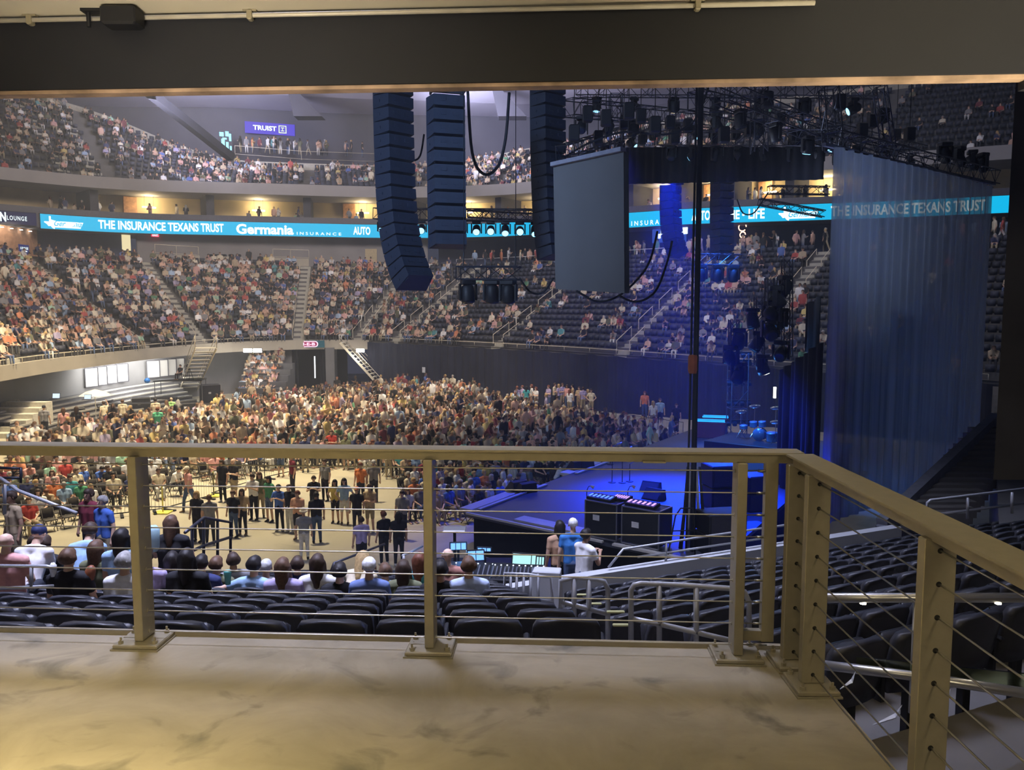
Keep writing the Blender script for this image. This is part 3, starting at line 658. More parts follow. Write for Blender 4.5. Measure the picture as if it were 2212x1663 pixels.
TOPN = list(TOPS); TOPW = [18, 16, 9, 5, 6, 6, 4, 5, 7, 3, 3, 8, 12, 3, 3, 3, 2, 7, 3]
PANTS = {'dark': (.025, .028, .04), 'denim': (.07, .11, .22), 'khaki': (.36, .30, .20), 'white': (.62, .62, .62), 'black': (.012, .012, .014)}
def person(pose, loc, rz, top, hair=('short', 'brown'), pants='dark', skin=0, label='', group=None, scale=1, hatcol=None, full=True):
    d = POSES[pose]; o = link('person', d['body'], None, loc, rz); o.scale = (scale,) * 3; tag(o, label, 'person', group); o.color = (*SKINS[skin], 1)
    def ch(n, me, col): c = link(n, me, o); c.color = (*col, 1); return c
    ch('shirt', d['shirt'], TOPS[top] if isinstance(top, str) else top)
    if full: ch('trousers', d['trousers'], PANTS[pants]); ch('shoes', d['shoes'], R.choice([(.5, .5, .5), (.03, .03, .03), (.2, .13, .08)])); ch('eyes', d['eyes'], (0, 0, 0))
    if hair[0] != 'bald': c = ch('hat' if hair[0] in ('cap', 'hat') else 'hair', d['hair_' + hair[0]], hatcol or HAIRS[hair[1]])
    return o
# small versions for the mass of the crowd: one decimated skin per pose with the parts coloured per vertex
def crowd_template(pose, hair, target):
    J = POSES[pose]['J']; caps = caps_body(J, False); allc = [(c[0], c[1] + (.012 if c[4] in ('torso', 'uarm', 'thigh', 'shin') else 0), c[2], c[3] + (.012 if c[4] in ('torso', 'uarm') else 0), c[4]) for c in caps] + [(*c[:4], 'hair') for c in caps_hair(J, hair)]
    me = remeshed(allc, .03, 1.0, 'crowd', .004, 1); nf = sum(len(p.vertices) - 2 for p in me.polygons)
    o = bpy.data.objects.new('tmp', me); COL.objects.link(o); m = o.modifiers.new('d', 'DECIMATE'); m.ratio = target / nf; m.use_collapse_triangulate = True
    dg = bpy.context.evaluated_depsgraph_get(); dg.update(); r = bpy.data.meshes.new_from_object(o.evaluated_get(dg)); r.calc_loop_triangles()
    tv = np.array([v.co[:] for v in r.vertices]); tf = np.array([t.vertices[:] for t in r.loop_triangles]); bpy.data.objects.remove(o); bpy.data.meshes.remove(r); bpy.data.meshes.remove(me)
    lab = np.zeros(len(tv), int)
    for i, p in enumerate(tv):
        p = Vector(p); best = 9
        for c in allc:
            a, bq = c[0], c[2]; ab = bq - a; t = max(0, min(1, (p - a).dot(ab) / max(ab.length_squared, 1e-9))); dd = (p - a - ab * t).length - (c[1] + (c[3] - c[1]) * t)
            if c[4] == 'hair': dd -= .004
            if dd < best: best = dd; tg = c[4]
        lab[i] = {'skin': 0, 'torso': 1, 'uarm': 1, 'farm': 0, 'thigh': 2, 'shin': 2, 'shoe': 4, 'hair': 3}[tg]
    return tv, tf, lab
SMALL_SIT = [crowd_template(p, h, n) for p, h, n in (('sit_back', 'short', 190), ('sit_back', 'long', 190), ('sit_lean', 'short', 190), ('sit_back', 'cap', 190), ('sit_lean', 'long', 190))]
SMALL_STAND = [crowd_template(p, h, n) for p, h, n in (('stand', 'short', 220), ('stand_phone', 'long', 220), ('walk', 'short', 220))]
topc = np.array([TOPS[k] for k in TOPN]); topp = np.array([10, 25, 13, 2, 4, 9, 4, 3, 5, 1, 1.5, 11, 11, 2.5, 4, 2, 1, 6, 5], float); topp /= topp.sum()
hairc = np.array(list(HAIRS.values())); skinc = np.array(SKINS); pantc = np.array(list(PANTS.values()))
def person_cols(lab, warm=0, top=None, hair=None):
    sk = skinc[NR.randint(len(skinc))] * NR.uniform(.85, 1.15); tp = topc[NR.choice(len(topc), p=topp)] if top is None else np.array(top); tp = tp * .72 + tp.mean() * .20
    pal = np.array([sk, tp * NR.uniform(.8, 1.1), pantc[NR.choice(5, p=[.3, .3, .15, .08, .17])], hairc[NR.choice(6, p=[.24, .26, .22, .14, .08, .06])] if hair is None else np.array(hair), (.1, .1, .1)])
    return pal[lab]
def dscale(x, y): return 1 + .2 * max(0, min(1, (math.hypot(x, y) - 28) / 30))
def small_person(st, x, y, z, rz, stand=False, top=None):
    T = SMALL_STAND if stand else SMALL_SIT; tv, tf, lab = T[NR.randint(len(T))]
    st.add(tv, tf, (x, y, z), rz, NR.uniform(.93, 1.07) * dscale(x, y), person_cols(lab, top=top))
def small_single(pose, top, hairname, style):  # mesh of one far individual (own object, colour baked per part)
    key = (pose, style); 
    if key not in _ss: _ss[key] = crowd_template(pose, style, 420)
    return _ss[key]
_ss = {}
M_crowd = mat('crowd_clothing', (1, 1, 1), .8, 0, .06, 6, attr='Col')
# ================================================================ seats
def seat_template(near=True):
    """tip-up stadium seat facing +Y, origin on the tread under the hinge"""
    back = MB(); n = 9; w_ = .235
    vs = []
    for j, (z, y, ww) in enumerate(((.42, -.02, .90), (.55, -.045, .98), (.70, -.075, 1.0), (.80, -.10, .97), (.845, -.112, .86), (.86, -.118, .55))):
        for i in range(n):
            u_ = (i / (n - 1) * 2 - 1); cur = .035 * (u_ * u_)
            vs.append((u_ * w_ * ww, y + cur + .022, z - (.012 * u_ * u_ if j > 2 else 0)))
    m = len(vs)
    vs += [(x, y - .05 - (.01 if 1 < 2 else 0), z) for x, y, z in vs]
    fs = []
    for j in range(5):
        for i in range(n - 1):
            a = j * n + i; fs.append((a, a + 1, a + n + 1, a + n)); fs.append((m + a + n, m + a + n + 1, m + a + 1, m + a))
    for i in range(n - 1): fs.append((i + 1, i, m + i, m + i + 1)); t = 5 * n + i; fs.append((t, t + 1, m + t + 1, m + t))
    for j in range(5): a = j * n; fs.append((a, a + n, m + a + n, m + a)); c = j * n + n - 1; fs.append((c + n, c, m + c, m + c + n))
    back.add(vs, fs)
    pan = MB(); pan.box((0, .045, .60), (.43, .085, .36), rotm('X', -.16), bev=.03)
    arm = MB(); arm.box((.262, .06, .62), (.045, .30, .035), bev=.012); arm.box((.262, 0, .5), (.03, .08, .24)); 
    ped = MB(); ped.box((0, -.01, .22), (.07, .06, .42), bev=.01); ped.box((0, 0, .01), (.2, .14, .02))
    return back, pan, arm, ped
M_seat = mat('charcoal_seat_vinyl', (.030, .031, .040), .45, 0, .15, 8)
M_seatfar = mat('seat_dark_blue', (.035, .038, .055), .7, 0, .1, 2, attr=None)
bk, pn, ar, pd = seat_template()
ME_BACK = bk.mesh('backrest', M_seat, True); ME_PAN = pn.mesh('seat_pan', M_seat, True); ME_ARM = ar.mesh('armrest', M_black); ME_PED = pd.mesh('pedestal', M_black)
def seat(x, y, z, rz, label, group):
    o = thing('stadium_seat', label, 'seat', (x, y, z), rz, group)
    link('backrest', ME_BACK, o); link('seat_pan', ME_PAN, o); link('armrest', ME_ARM, o); link('pedestal', ME_PED, o); return o
# far seat: small tri mesh
def tri(mb):
    me = mb.mesh('t', M_black); me.calc_loop_triangles(); tv = np.array([v.co[:] for v in me.vertices]); tf = np.array([t.vertices[:] for t in me.loop_triangles]); bpy.data.meshes.remove(me); return tv, tf
b = MB(); b.box((0, -.05, .62), (.45, .06, .42), rotm('X', .12), bev=.03); b.box((0, .05, .6), (.42, .07, .34), rotm('X', -.1)); FARSEAT = tri(b)
b = MB(); b.box((0, -.21, .66), (.44, .04, .38), rotm('X', .1), bev=.02); b.box((0, 0, .44), (.43, .42, .05), bev=.02)
for i in (-1, 1):
    b.bar((i * .2, -.22, .84), (i * .2, .18, 0), .022, .022); b.bar((i * .2, .2, .42), (i * .2, -.2, 0), .022, .022)
FOLD = tri(b)
# ---------------- near section in front of the railing
RP, RD0, TZ0, TRISE = .80, 5.15, -1.17, .247
def near_row(k, x):  # row k at lateral position x : point and heading
    return RD0 + RP * k + .02 * (x + 1) - .0 , TZ0 - TRISE * k
M_tread = mat('near_tread_concrete', (.16, .15, .14), .85, 0, .15, 1)
b = MB()
for k in range(19):
    y0 = RD0 + RP * (k - .45); y1 = y0 + RP; z = TZ0 - TRISE * k
    b.prism([(-16 - k * .4, y0), (1.2 if k < 12 else .3, y0), (1.2 if k < 12 else .3, y1), (-16 - k * .4, y1)], z - .6 if k < 18 else FZ, z)
struct(b.build('floor_near_tier', M_tread))
ordk = ['nearest', 'second', 'third', 'fourth', 'fifth', 'sixth', 'seventh', 'eighth', 'ninth', 'tenth', 'eleventh', 'twelfth', 'thirteenth', 'fourteenth']
nseat = 0; SEATS = []
for k in range(0, 11):
    z = TZ0 - TRISE * k; lim = .62 - .10 * k; x = lim - .25; j = 0
    while x > -1 - (RD0 + RP * k) * .68:
        SEATS.append((k, j, x, RD0 + RP * k + .02 * (x + 1), z)); x -= .53; j += 1
for k, j, x, y, z in SEATS:
    if k <= 9: seat(x, y, z, R.uniform(-.02, .02), f'black seat, number {j + 1} from the aisle rail in the {ordk[k]} row below the walkway', 'empty black seats below the walkway'); nseat += 1
# ---------------- right hand block facing the stage
WL0, WL1 = _v(-.55, 12.35, 0), _v(8.1, 16.2, 0)
wd = (WL1 - WL0).normalized(); wn = _v(wd.y, -wd.x, 0)   # wn: towards the viewer, uphill
RH = math.atan2(wd.y, wd.x)     # seats face -wn -> heading
RTZ, RRISE = -3.45, .262
b = MB()
for j in range(0, 16):
    a0 = WL0 + wn * (.3 + .8 * j) + wd * (-.7 - .115 * j); a1 = WL0 + wn * (.3 + .8 * j) + wd * 16; z = RTZ + RRISE * j
    c0 = a0 + wn * .8; c1 = a1 + wn * .8
    b.prism([(a0.x, a0.y), (c0.x, c0.y), (c1.x, c1.y), (a1.x, a1.y)], z - .55, z)
struct(b.build('floor_right_tier', M_tread))
M_pale = mat('pale_wall_concrete', (.42, .43, .46), .75, 0, .07, 1)
b = MB(); b.prism([((WL0 - wd * 1.2).x, (WL0 - wd * 1.2).y), ((WL0 - wd * 1.2 + wn * .22).x, (WL0 - wd * 1.2 + wn * .22).y), ((WL1 + wn * .22).x, (WL1 + wn * .22).y), (WL1.x, WL1.y)], FZ, -2.72)
struct(b.build('wall_stage_side', M_pale))
cnt = 0; jn = ['front', 'second', 'third', 'fourth', 'fifth', 'sixth', 'seventh', 'eighth', 'ninth', 'tenth', 'eleventh', 'twelfth', 'thirteenth', 'fourteenth', 'topmost']
RS = []
for j in range(0, 15):
    i = 0; q = .3 - .115 * j
    while q < 14:
        p = WL0 + wn * (.92 + .8 * j) + wd * q; i += 1
        px, py = pxof(p.x, p.y, RTZ + RRISE * j + .8)
        if p.y > 4.5 and px < 2290 and p.x > .95 - .08 * j and not (p.x < 1.75 and p.y < 5.2): RS.append((pxof(p.x, p.y, 0)[0], j, i, p, RTZ + RRISE * j))
        q += .53
RS.sort(key=lambda t: t[3].length)
for _, j, i, p, z in RS[:300 - nseat]:
    seat(p.x, p.y, z, RH + math.pi * 0 , f'dark seat, number {i} from the aisle in the {jn[j]} row beside the stage', 'dark seats beside the stage')
SF = Stamp(); sc_ = np.tile(np.array([[.035, .037, .05]]), (len(FARSEAT[0]), 1))
for _, j, i, p, z in RS[300 - nseat:]: SF.add(*FARSEAT, (p.x, p.y, z), RH, 1, sc_)
for k, j, x, y, z in SEATS:
    if k > 9: SF.add(*FARSEAT, (x, y, z), 0, 1, sc_)
for k in range(11, 18):
    x = -2.5
    while x > -16: SF.add(*FARSEAT, (x, RD0 + RP * k, TZ0 - TRISE * k), 0, 1, sc_); x -= .53
# ---------------- the far bowl: seats and spectators
PF = Stamp()
seatcol = {1: np.array([.045, .05, .075]), 0: np.array([.03, .034, .05])}
def interp(x, xs, ys): return float(np.interp(x, xs, ys))
AISLE_PX = [(45, 745 + 60, -110), (320, 0, 95), (440, 0, 310), (645, 0, 665), (770, 0, 880), (850, 0, 1000), (1070, 0, 1230), (1340, 0, 1490), (1600, 0, 1720)]
AISLES = [s_at(a, lambda s: bp(s, 0), -1) for a, _, _ in AISLE_PX]
def in_aisle(s, w_=.75): return any(abs(s - a) < w_ for a in AISLES)
nfar = 0
for r in range(NROW):
    s = .4
    while s < SMAX - .3:
        off, z = row_of(s, r); pitch = bst(s)[3] / NROW
        cur = 1 - 0  # spacing in s shrinks/grows with curvature
        x, y = bp(s, off + pitch * .45); x2, y2 = bp(s + .1, off + pitch * .45); stepw = math.hypot(x2 - x, y2 - y) / .1
        px, py = pxof(x, y, z + .8)
        if px > -15 and px < 2215 and not in_aisle(s, .75 / max(.6, stepw)):
            a = -math.radians(bst(s)[2]) + math.pi
            SF.add(*FARSEAT, (x, y, z), a, 1.15, np.tile(seatcol[R.random() < .5], (len(FARSEAT[0]), 1)))
            pr = interp(px, [0, 300, 600, 760, 860, 950, 1100, 1300, 1480, 1560, 1700, 1800, 2200], [.74, .72, .66, .68, .52, .36, .17, .16, .22, .42, .32, .05, .02])
            clus = math.sin(s * .55 + r * .8) + math.sin(s * 1.3 - r * .5)
            if px > 830: pr += .22 * clus * .6
            if R.random() < pr: small_person(PF, x, y, z, a + R.uniform(-.25, .25), R.random() < .035); nfar += 1
        s += .62 / max(.5, stepw)
for r in range(NUP - 1):
    s = .4
    while s < SMAX - .3:
        off, z = uprow(s, r); pitch = bst(s)[6] / NUP
        x, y = bp(s, off + pitch * .4); x2, y2 = bp(s + .1, off + pitch * .4); stepw = math.hypot(x2 - x, y2 - y) / .1
        px, py = pxof(x, y, z + .8)
        if px > -15 and px < 2215 and py > 150 and not in_aisle(s, .6 / max(.6, stepw)):
            a = -math.radians(bst(s)[2]) + math.pi
            SF.add(*FARSEAT, (x, y, z), a, 1.15, np.tile(seatcol[R.random() < .5], (len(FARSEAT[0]), 1)))
            pr = interp(px, [0, 200, 480, 510, 700, 800, 1000, 1200, 1700, 1950, 2000], [.50, .5, .42, .45, .22, .30, .62, .5, .35, .2, .01]) + .2 * math.sin(s * .4 + r)
            if R.random() < pr: small_person(PF, x, y, z, a + R.uniform(-.25, .25), R.random() < .04); nfar += 1
        s += .64 / max(.5, stepw)
# suite guests, concourse standers and walkway people
for i in range(150):
    s = R.uniform(4, SMAX - 2); x, y = bp(s, ribo(s) + R.uniform(1.5, 3)); small_person(PF, x, y, RIBZ1, R.uniform(0, 6), R.random() < .7); nfar += 1
for i in range(90):
    s = R.uniform(2, s_c); x, y = bp(s, bst(s)[3] + R.uniform(.5, 1.5)); small_person(PF, x, y, Z1 + .35, R.uniform(0, 6), True); nfar += 1
for i in range(26):
    s = R.uniform(s_u0, s_u1); x, y = bp(s, bst(s)[4] + bst(s)[6] + .4); small_person(PF, x, y, 22, R.uniform(0, 6), True)
# stepped aisles in paler concrete
M_step = mat('aisle_step', (.42, .41, .36), .8, 0, .08, 2)
aisn = ['first aisle stair from the left', 'second aisle stair from the left', 'third aisle stair from the left, ending above the parapet corner', 'aisle stair straight above the entrance tunnel', 'aisle stair just right of the entrance tunnel', 'narrow aisle stair over the start of the black drape', 'aisle stair left of the hanging screen panel', 'aisle stair below the hanging screen panel', 'aisle stair behind the lighting tower']
for i, a in enumerate(AISLES):
    b = MB(); t = bst(a); rz = -math.radians(t[2]); pitch = t[3] / NROW; o0 = bp(a, 0)
    for r in range(NROW):
        z = row_of(a, r)[1]
        for h in (0, .5): b.box((0, pitch * (r + h + .25), z - zf(a) + h * (Z1 - zf(a)) / NROW + .02 - .1), (1.15, pitch * .42, .26))
    struct(b.build('trim_4', M_step, None, False, (*o0, zf(a)), )).rotation_euler = (0, 0, rz)
    h = thing('handrail', 'slanting steel handrails beside the ' + aisn[i], 'handrail', (*o0, zf(a)), rz)
    slope = (Z1 - zf(a)) / t[3]; nseg = 5
    for q in range(nseg):
        y0 = t[3] * (q + .12) / nseg; y1 = t[3] * (q + .78) / nseg
        for sx in ((-.62,) if i < 4 else (-.62, .62)):
            b = MB(); b.tube([(sx, y0, y0 * slope + .1), (sx, y0, y0 * slope + .95), (sx, y1, y1 * slope + .95), (sx, y1, y1 * slope + .1)], .03 if i < 4 else .038, 5); b.build('rail_segment', M_cream, h)
for i, pxa in enumerate((60, 128, 500)):
    a = s_at(pxa + (90 if i < 2 else 12), lambda s: bp(s, ribo(s)), 17); b = MB(); t = bst(a)
    for r in range(NUP):
        for h in (0, .5): b.box((0, t[6] / NUP * (r + h + .25), (t[5] - BANDZ1) * (r + h) / NUP - .05), (1.3, t[6] / NUP * .45, .3))
    o0 = bp(a, t[4] - .2); struct(b.build('trim_5', M_step, None, False, (*o0, BANDZ1 - .7))).rotation_euler = (0, 0, -math.radians(t[2]))
# ---------------- the audience on the floor
FLOORP = []   # seated spots
def inside(px, py, poly):
    c = False; n = len(poly)
    for i in range(n):
        x1, y1 = poly[i]; x2, y2 = poly[(i + 1) % n]
        if (y1 > py) != (y2 > py) and px < (x2 - x1) * (py - y1) / (y2 - y1) + x1: c = not c
    return c
ZONE = [(PZ(*q, FZ).x, PZ(*q, FZ).y) for q in ((20, 972), (130, 946), (330, 926), (470, 903), (560, 876), (760, 854), (960, 845), (1090, 885), (1300, 925), (1480, 960), (1300, 1030), (1010, 1135), (880, 1125), (860, 1040), (760, 1012), (560, 1018), (420, 1075), (300, 1080), (100, 1165), (0, 1140))]
th = math.radians(-40); ux, uy = math.cos(th), math.sin(th); vx, vy = -uy, ux     # u: towards the stage, rows run along v
CH = Stamp(); chairs = []
for i in range(-100, 60):
    for j in range(0, 110):
        a, bb = i * 1.0, 8 + j * .63
        if (j % 15) in (0, 1) or i % 15 == 0: continue
        x, y = U[0] * a + V[0] * bb, U[1] * a + V[1] * bb
        if inside(x, y, ZONE): chairs.append((x, y, i, j))
chairs.sort(key=lambda c: c[0] ** 2 + c[1] ** 2)
hd = math.atan2(-U[0], U[1])   # heading so that +Y turns to U
for (x, y, i, j) in chairs:
    px, py = pxof(x, y, FZ + 1)
    pr = interp(px, [0, 150, 300, 500, 900, 1400], [.55, .62, .80, .93, .95, .9]);
    if math.hypot(x, y) < 40 and px < 420: pr = .50
    if R.random() < pr: FLOORP.append((x, y, i, j))
    elif True: CH.add(*FOLD, (x, y, FZ), hd, 1, np.tile(np.array([[.05, .045, .04]]), (len(FOLD[0]), 1)))
# ---------------- individual people: near rows, walkway, open floor, nearest floor seats
near_list = [  # px of head, py of head top, distance, pose, heading, top, hair, pants, skin, words
 (15, 1148, 9.4, 'sit_back', .1, 'pink', ('bald', ''), 'dark', 2, 'bald person in a pale pink shirt seated at the far left edge'),
 (50, 1150, 9.9, 'sit_lean', .0, 'white', ('cap', 'x'), 'dark', 0, 'person in a navy cap and white shirt next to the bald one'),
 (78, 1152, 11.5, 'sit_back', .2, 'red', ('short', 'dark brown'), 'dark', 1, 'person in a red top glimpsed behind the navy cap'),
 (100, 1155, 11.2, 'sit_back', -.1, 'black', ('short', 'dark brown'), 'dark', 3, 'person in black with dark hair, second behind the bald one'),
 (150, 1182, 8.9, 'sit_back', .1, 'black', ('short', 'brown'), 'dark', 1, 'person in a black T-shirt seated left of the bottle and bag'),
 (172, 1142, 10.3, 'sit_lean', .1, 'light blue', ('short', 'dark brown'), 'dark', 0, 'person in a light blue shirt leaning forward left of the first post'),
 (212, 1165, 10.0, 'sit_back', -.2, 'olive', ('long', 'brown'), 'dark', 0, 'person with long brown hair between two pale shirts at the left'),
 (265, 1140, 9.5, 'sit_back', .0, 'light blue', ('long', 'black'), 'dark', 1, 'person with long black hair over a light blue top beside the post'),
 (272, 1190, 8.8, 'sit_back', .0, 'white', ('short', 'grey'), 'dark', 0, 'person in a broad white shirt seated just left of the first post'),
 (25, 1060, 15.0, 'stand', 2.6, 'tan', ('short', 'dark brown'), 'khaki', 3, 'person standing in a patterned tan shirt at the far left'),
 (192, 1055, 15.5, 'stand', 2.9, 'maroon', ('short', 'dark brown'), 'dark', 3, 'person standing in a dark shirt left of the one in royal blue'),
 (222, 1070, 15.2, 'stand', 2.7, 'blue', ('short', 'grey'), 'khaki', 0, 'grey-haired person standing in a royal blue shirt near the first post'),
 (366, 1115, 10.8, 'stand_phone', .1, 'black', ('long', 'brown'), 'black', 0, 'person in black with long brown hair standing just right of the first post'),
 (318, 1180, 9.8, 'sit_back', .0, 'lavender', ('short', 'dark brown'), 'dark', 0, 'person in a lavender top half hidden by the first post'),
 (372, 1190, 10.0, 'sit_back', .2, 'black', ('long', 'black'), 'dark', 1, 'person with black hair in front of the standing one, right of the first post'),
 (405, 1183, 9.2, 'sit_back', .0, 'black', ('long', 'black'), 'dark', 2, 'person with very long dark hair in the front row left of the blue T-shirt'),
 (437, 1196, 10.4, 'sit_back', .0, 'navy', ('short', 'black'), 'dark', 1, 'person in a navy shirt right of the long dark hair'),
 (470, 1200, 10.9, 'sit_back', -.1, 'olive', ('short', 'brown'), 'dark', 0, 'person in a dark olive shirt seated behind the navy shirt'),
 (502, 1192, 11.2, 'sit_back', .5, 'grey', ('short', 'dark brown'), 'dark', 1, 'person in a grey top looking sideways, left of the blue T-shirt'),
 (545, 1204, 9.9, 'sit_wide', -.15, 'light blue', ('short', 'black'), 'denim', 2, 'broad person in a light blue T-shirt with an arm stretched over the seats'),
 (576, 1208, 11.2, 'sit_back', .0, 'white', ('cap', 'x'), 'dark', 0, 'person in a white shirt and pale cap behind the light blue T-shirt'),
 (612, 1203, 9.8, 'sit_back', .0, 'lavender', ('long', 'brown'), 'dark', 0, 'person with wavy brown hair over a pale lavender top'),
 (643, 1200, 11.0, 'sit_back', .1, 'navy', ('short', 'dark brown'), 'dark', 1, 'person in a navy polo between the wavy brown hair and the white T-shirt'),
 (687, 1195, 9.9, 'sit_back', .0, 'white', ('long', 'dark brown'), 'dark', 0, 'person in a white T-shirt with dark shoulder-length hair, centre of the front row'),
 (735, 1213, 9.8, 'sit_back', .0, 'black', ('bun', 'black'), 'dark', 2, 'person in a black strappy top with hair pinned up'),
 (765, 1205, 10.6, 'sit_lean', -.2, 'cream', ('long', 'blond'), 'dark', 0, 'blond person leaning in beside the strappy top'),
 (798, 1204, 9.6, 'sit_back', .05, (.14, .2, .42), ('cap', 'w'), 'dark', 1, 'person in a white cap and slate blue shirt in the front row'),
 (830, 1215, 10.8, 'sit_back', .4, 'light blue', ('short', 'brown'), 'dark', 0, 'person in a pale blue shirt leaning behind the white cap'),
 (872, 1208, 10.2, 'sit_back', .0, 'olive', ('long', 'dark brown'), 'dark', 0, 'person in an olive shirt right of the white cap'),
 (908, 1192, 10.6, 'sit_back', -.2, 'teal', ('long', 'auburn'), 'dark', 0, 'person with auburn hair left of the middle post'),
 (952, 1208, 9.4, 'sit_back', .0, 'black', ('short', 'black'), 'dark', 3, 'person in black seated just right of the middle post'),
 (967, 1184, 11.2, 'stand', .0, (.42, .2, .16), ('bald', ''), 'dark', 2, 'bald person in a rust shirt behind the middle post'),
 (1012, 1200, 9.4, 'sit_back', .1, (.5, .6, .85), ('short', 'brown'), 'dark', 1, 'person in a pale blue long shirt in front of the glowing mixing desk'),
 (1210, 1125, 14.6, 'stand', .25, (.55, .34, .22), ('long', 'black'), 'black', 1, 'person with bare shoulders and black hair, left of three by the stage wall'),
 (1238, 1121, 14.4, 'stand', .0, (.05, .22, .62), ('cap', 'w'), 'denim', 2, 'person in a white cap and bright blue shirt, middle of three by the stage wall'),
 (1262, 1143, 13.8, 'stand_phone', -.9, 'white', ('short', 'black'), 'denim', 3, 'person in a white T-shirt holding a phone, right of three by the stage wall'),
]
count = 0
def head_of(pose): return POSES[pose]['J']['head'].z + .125
M_ledphone = mat('phone_glow', (.7, .85, 1), emit=1.5)
for (px, py, Y, pose, rz, top, hair, pn_, sk, lab) in near_list:
    p = P(px, py, Y); k = 1.0; hc = None; st = hair
    if hair[0] == 'cap': hc = (.75, .75, .76) if hair[1] == 'w' else ((.03, .04, .12) if px == 50 else (.5, .5, .5)); st = ('cap', 'brown')
    z = p.z - head_of(pose) * 1.0
    person(pose, (p.x, Y, z), rz, top, st, pn_, sk, lab, None, 1.0, hc); count += 1
    if p.x < 1: # little terrace under anyone whose tread is not where the rows put it: keep feet supported
        kk = (Y - RD0) / RP; tz = TZ0 - TRISE * round(kk)
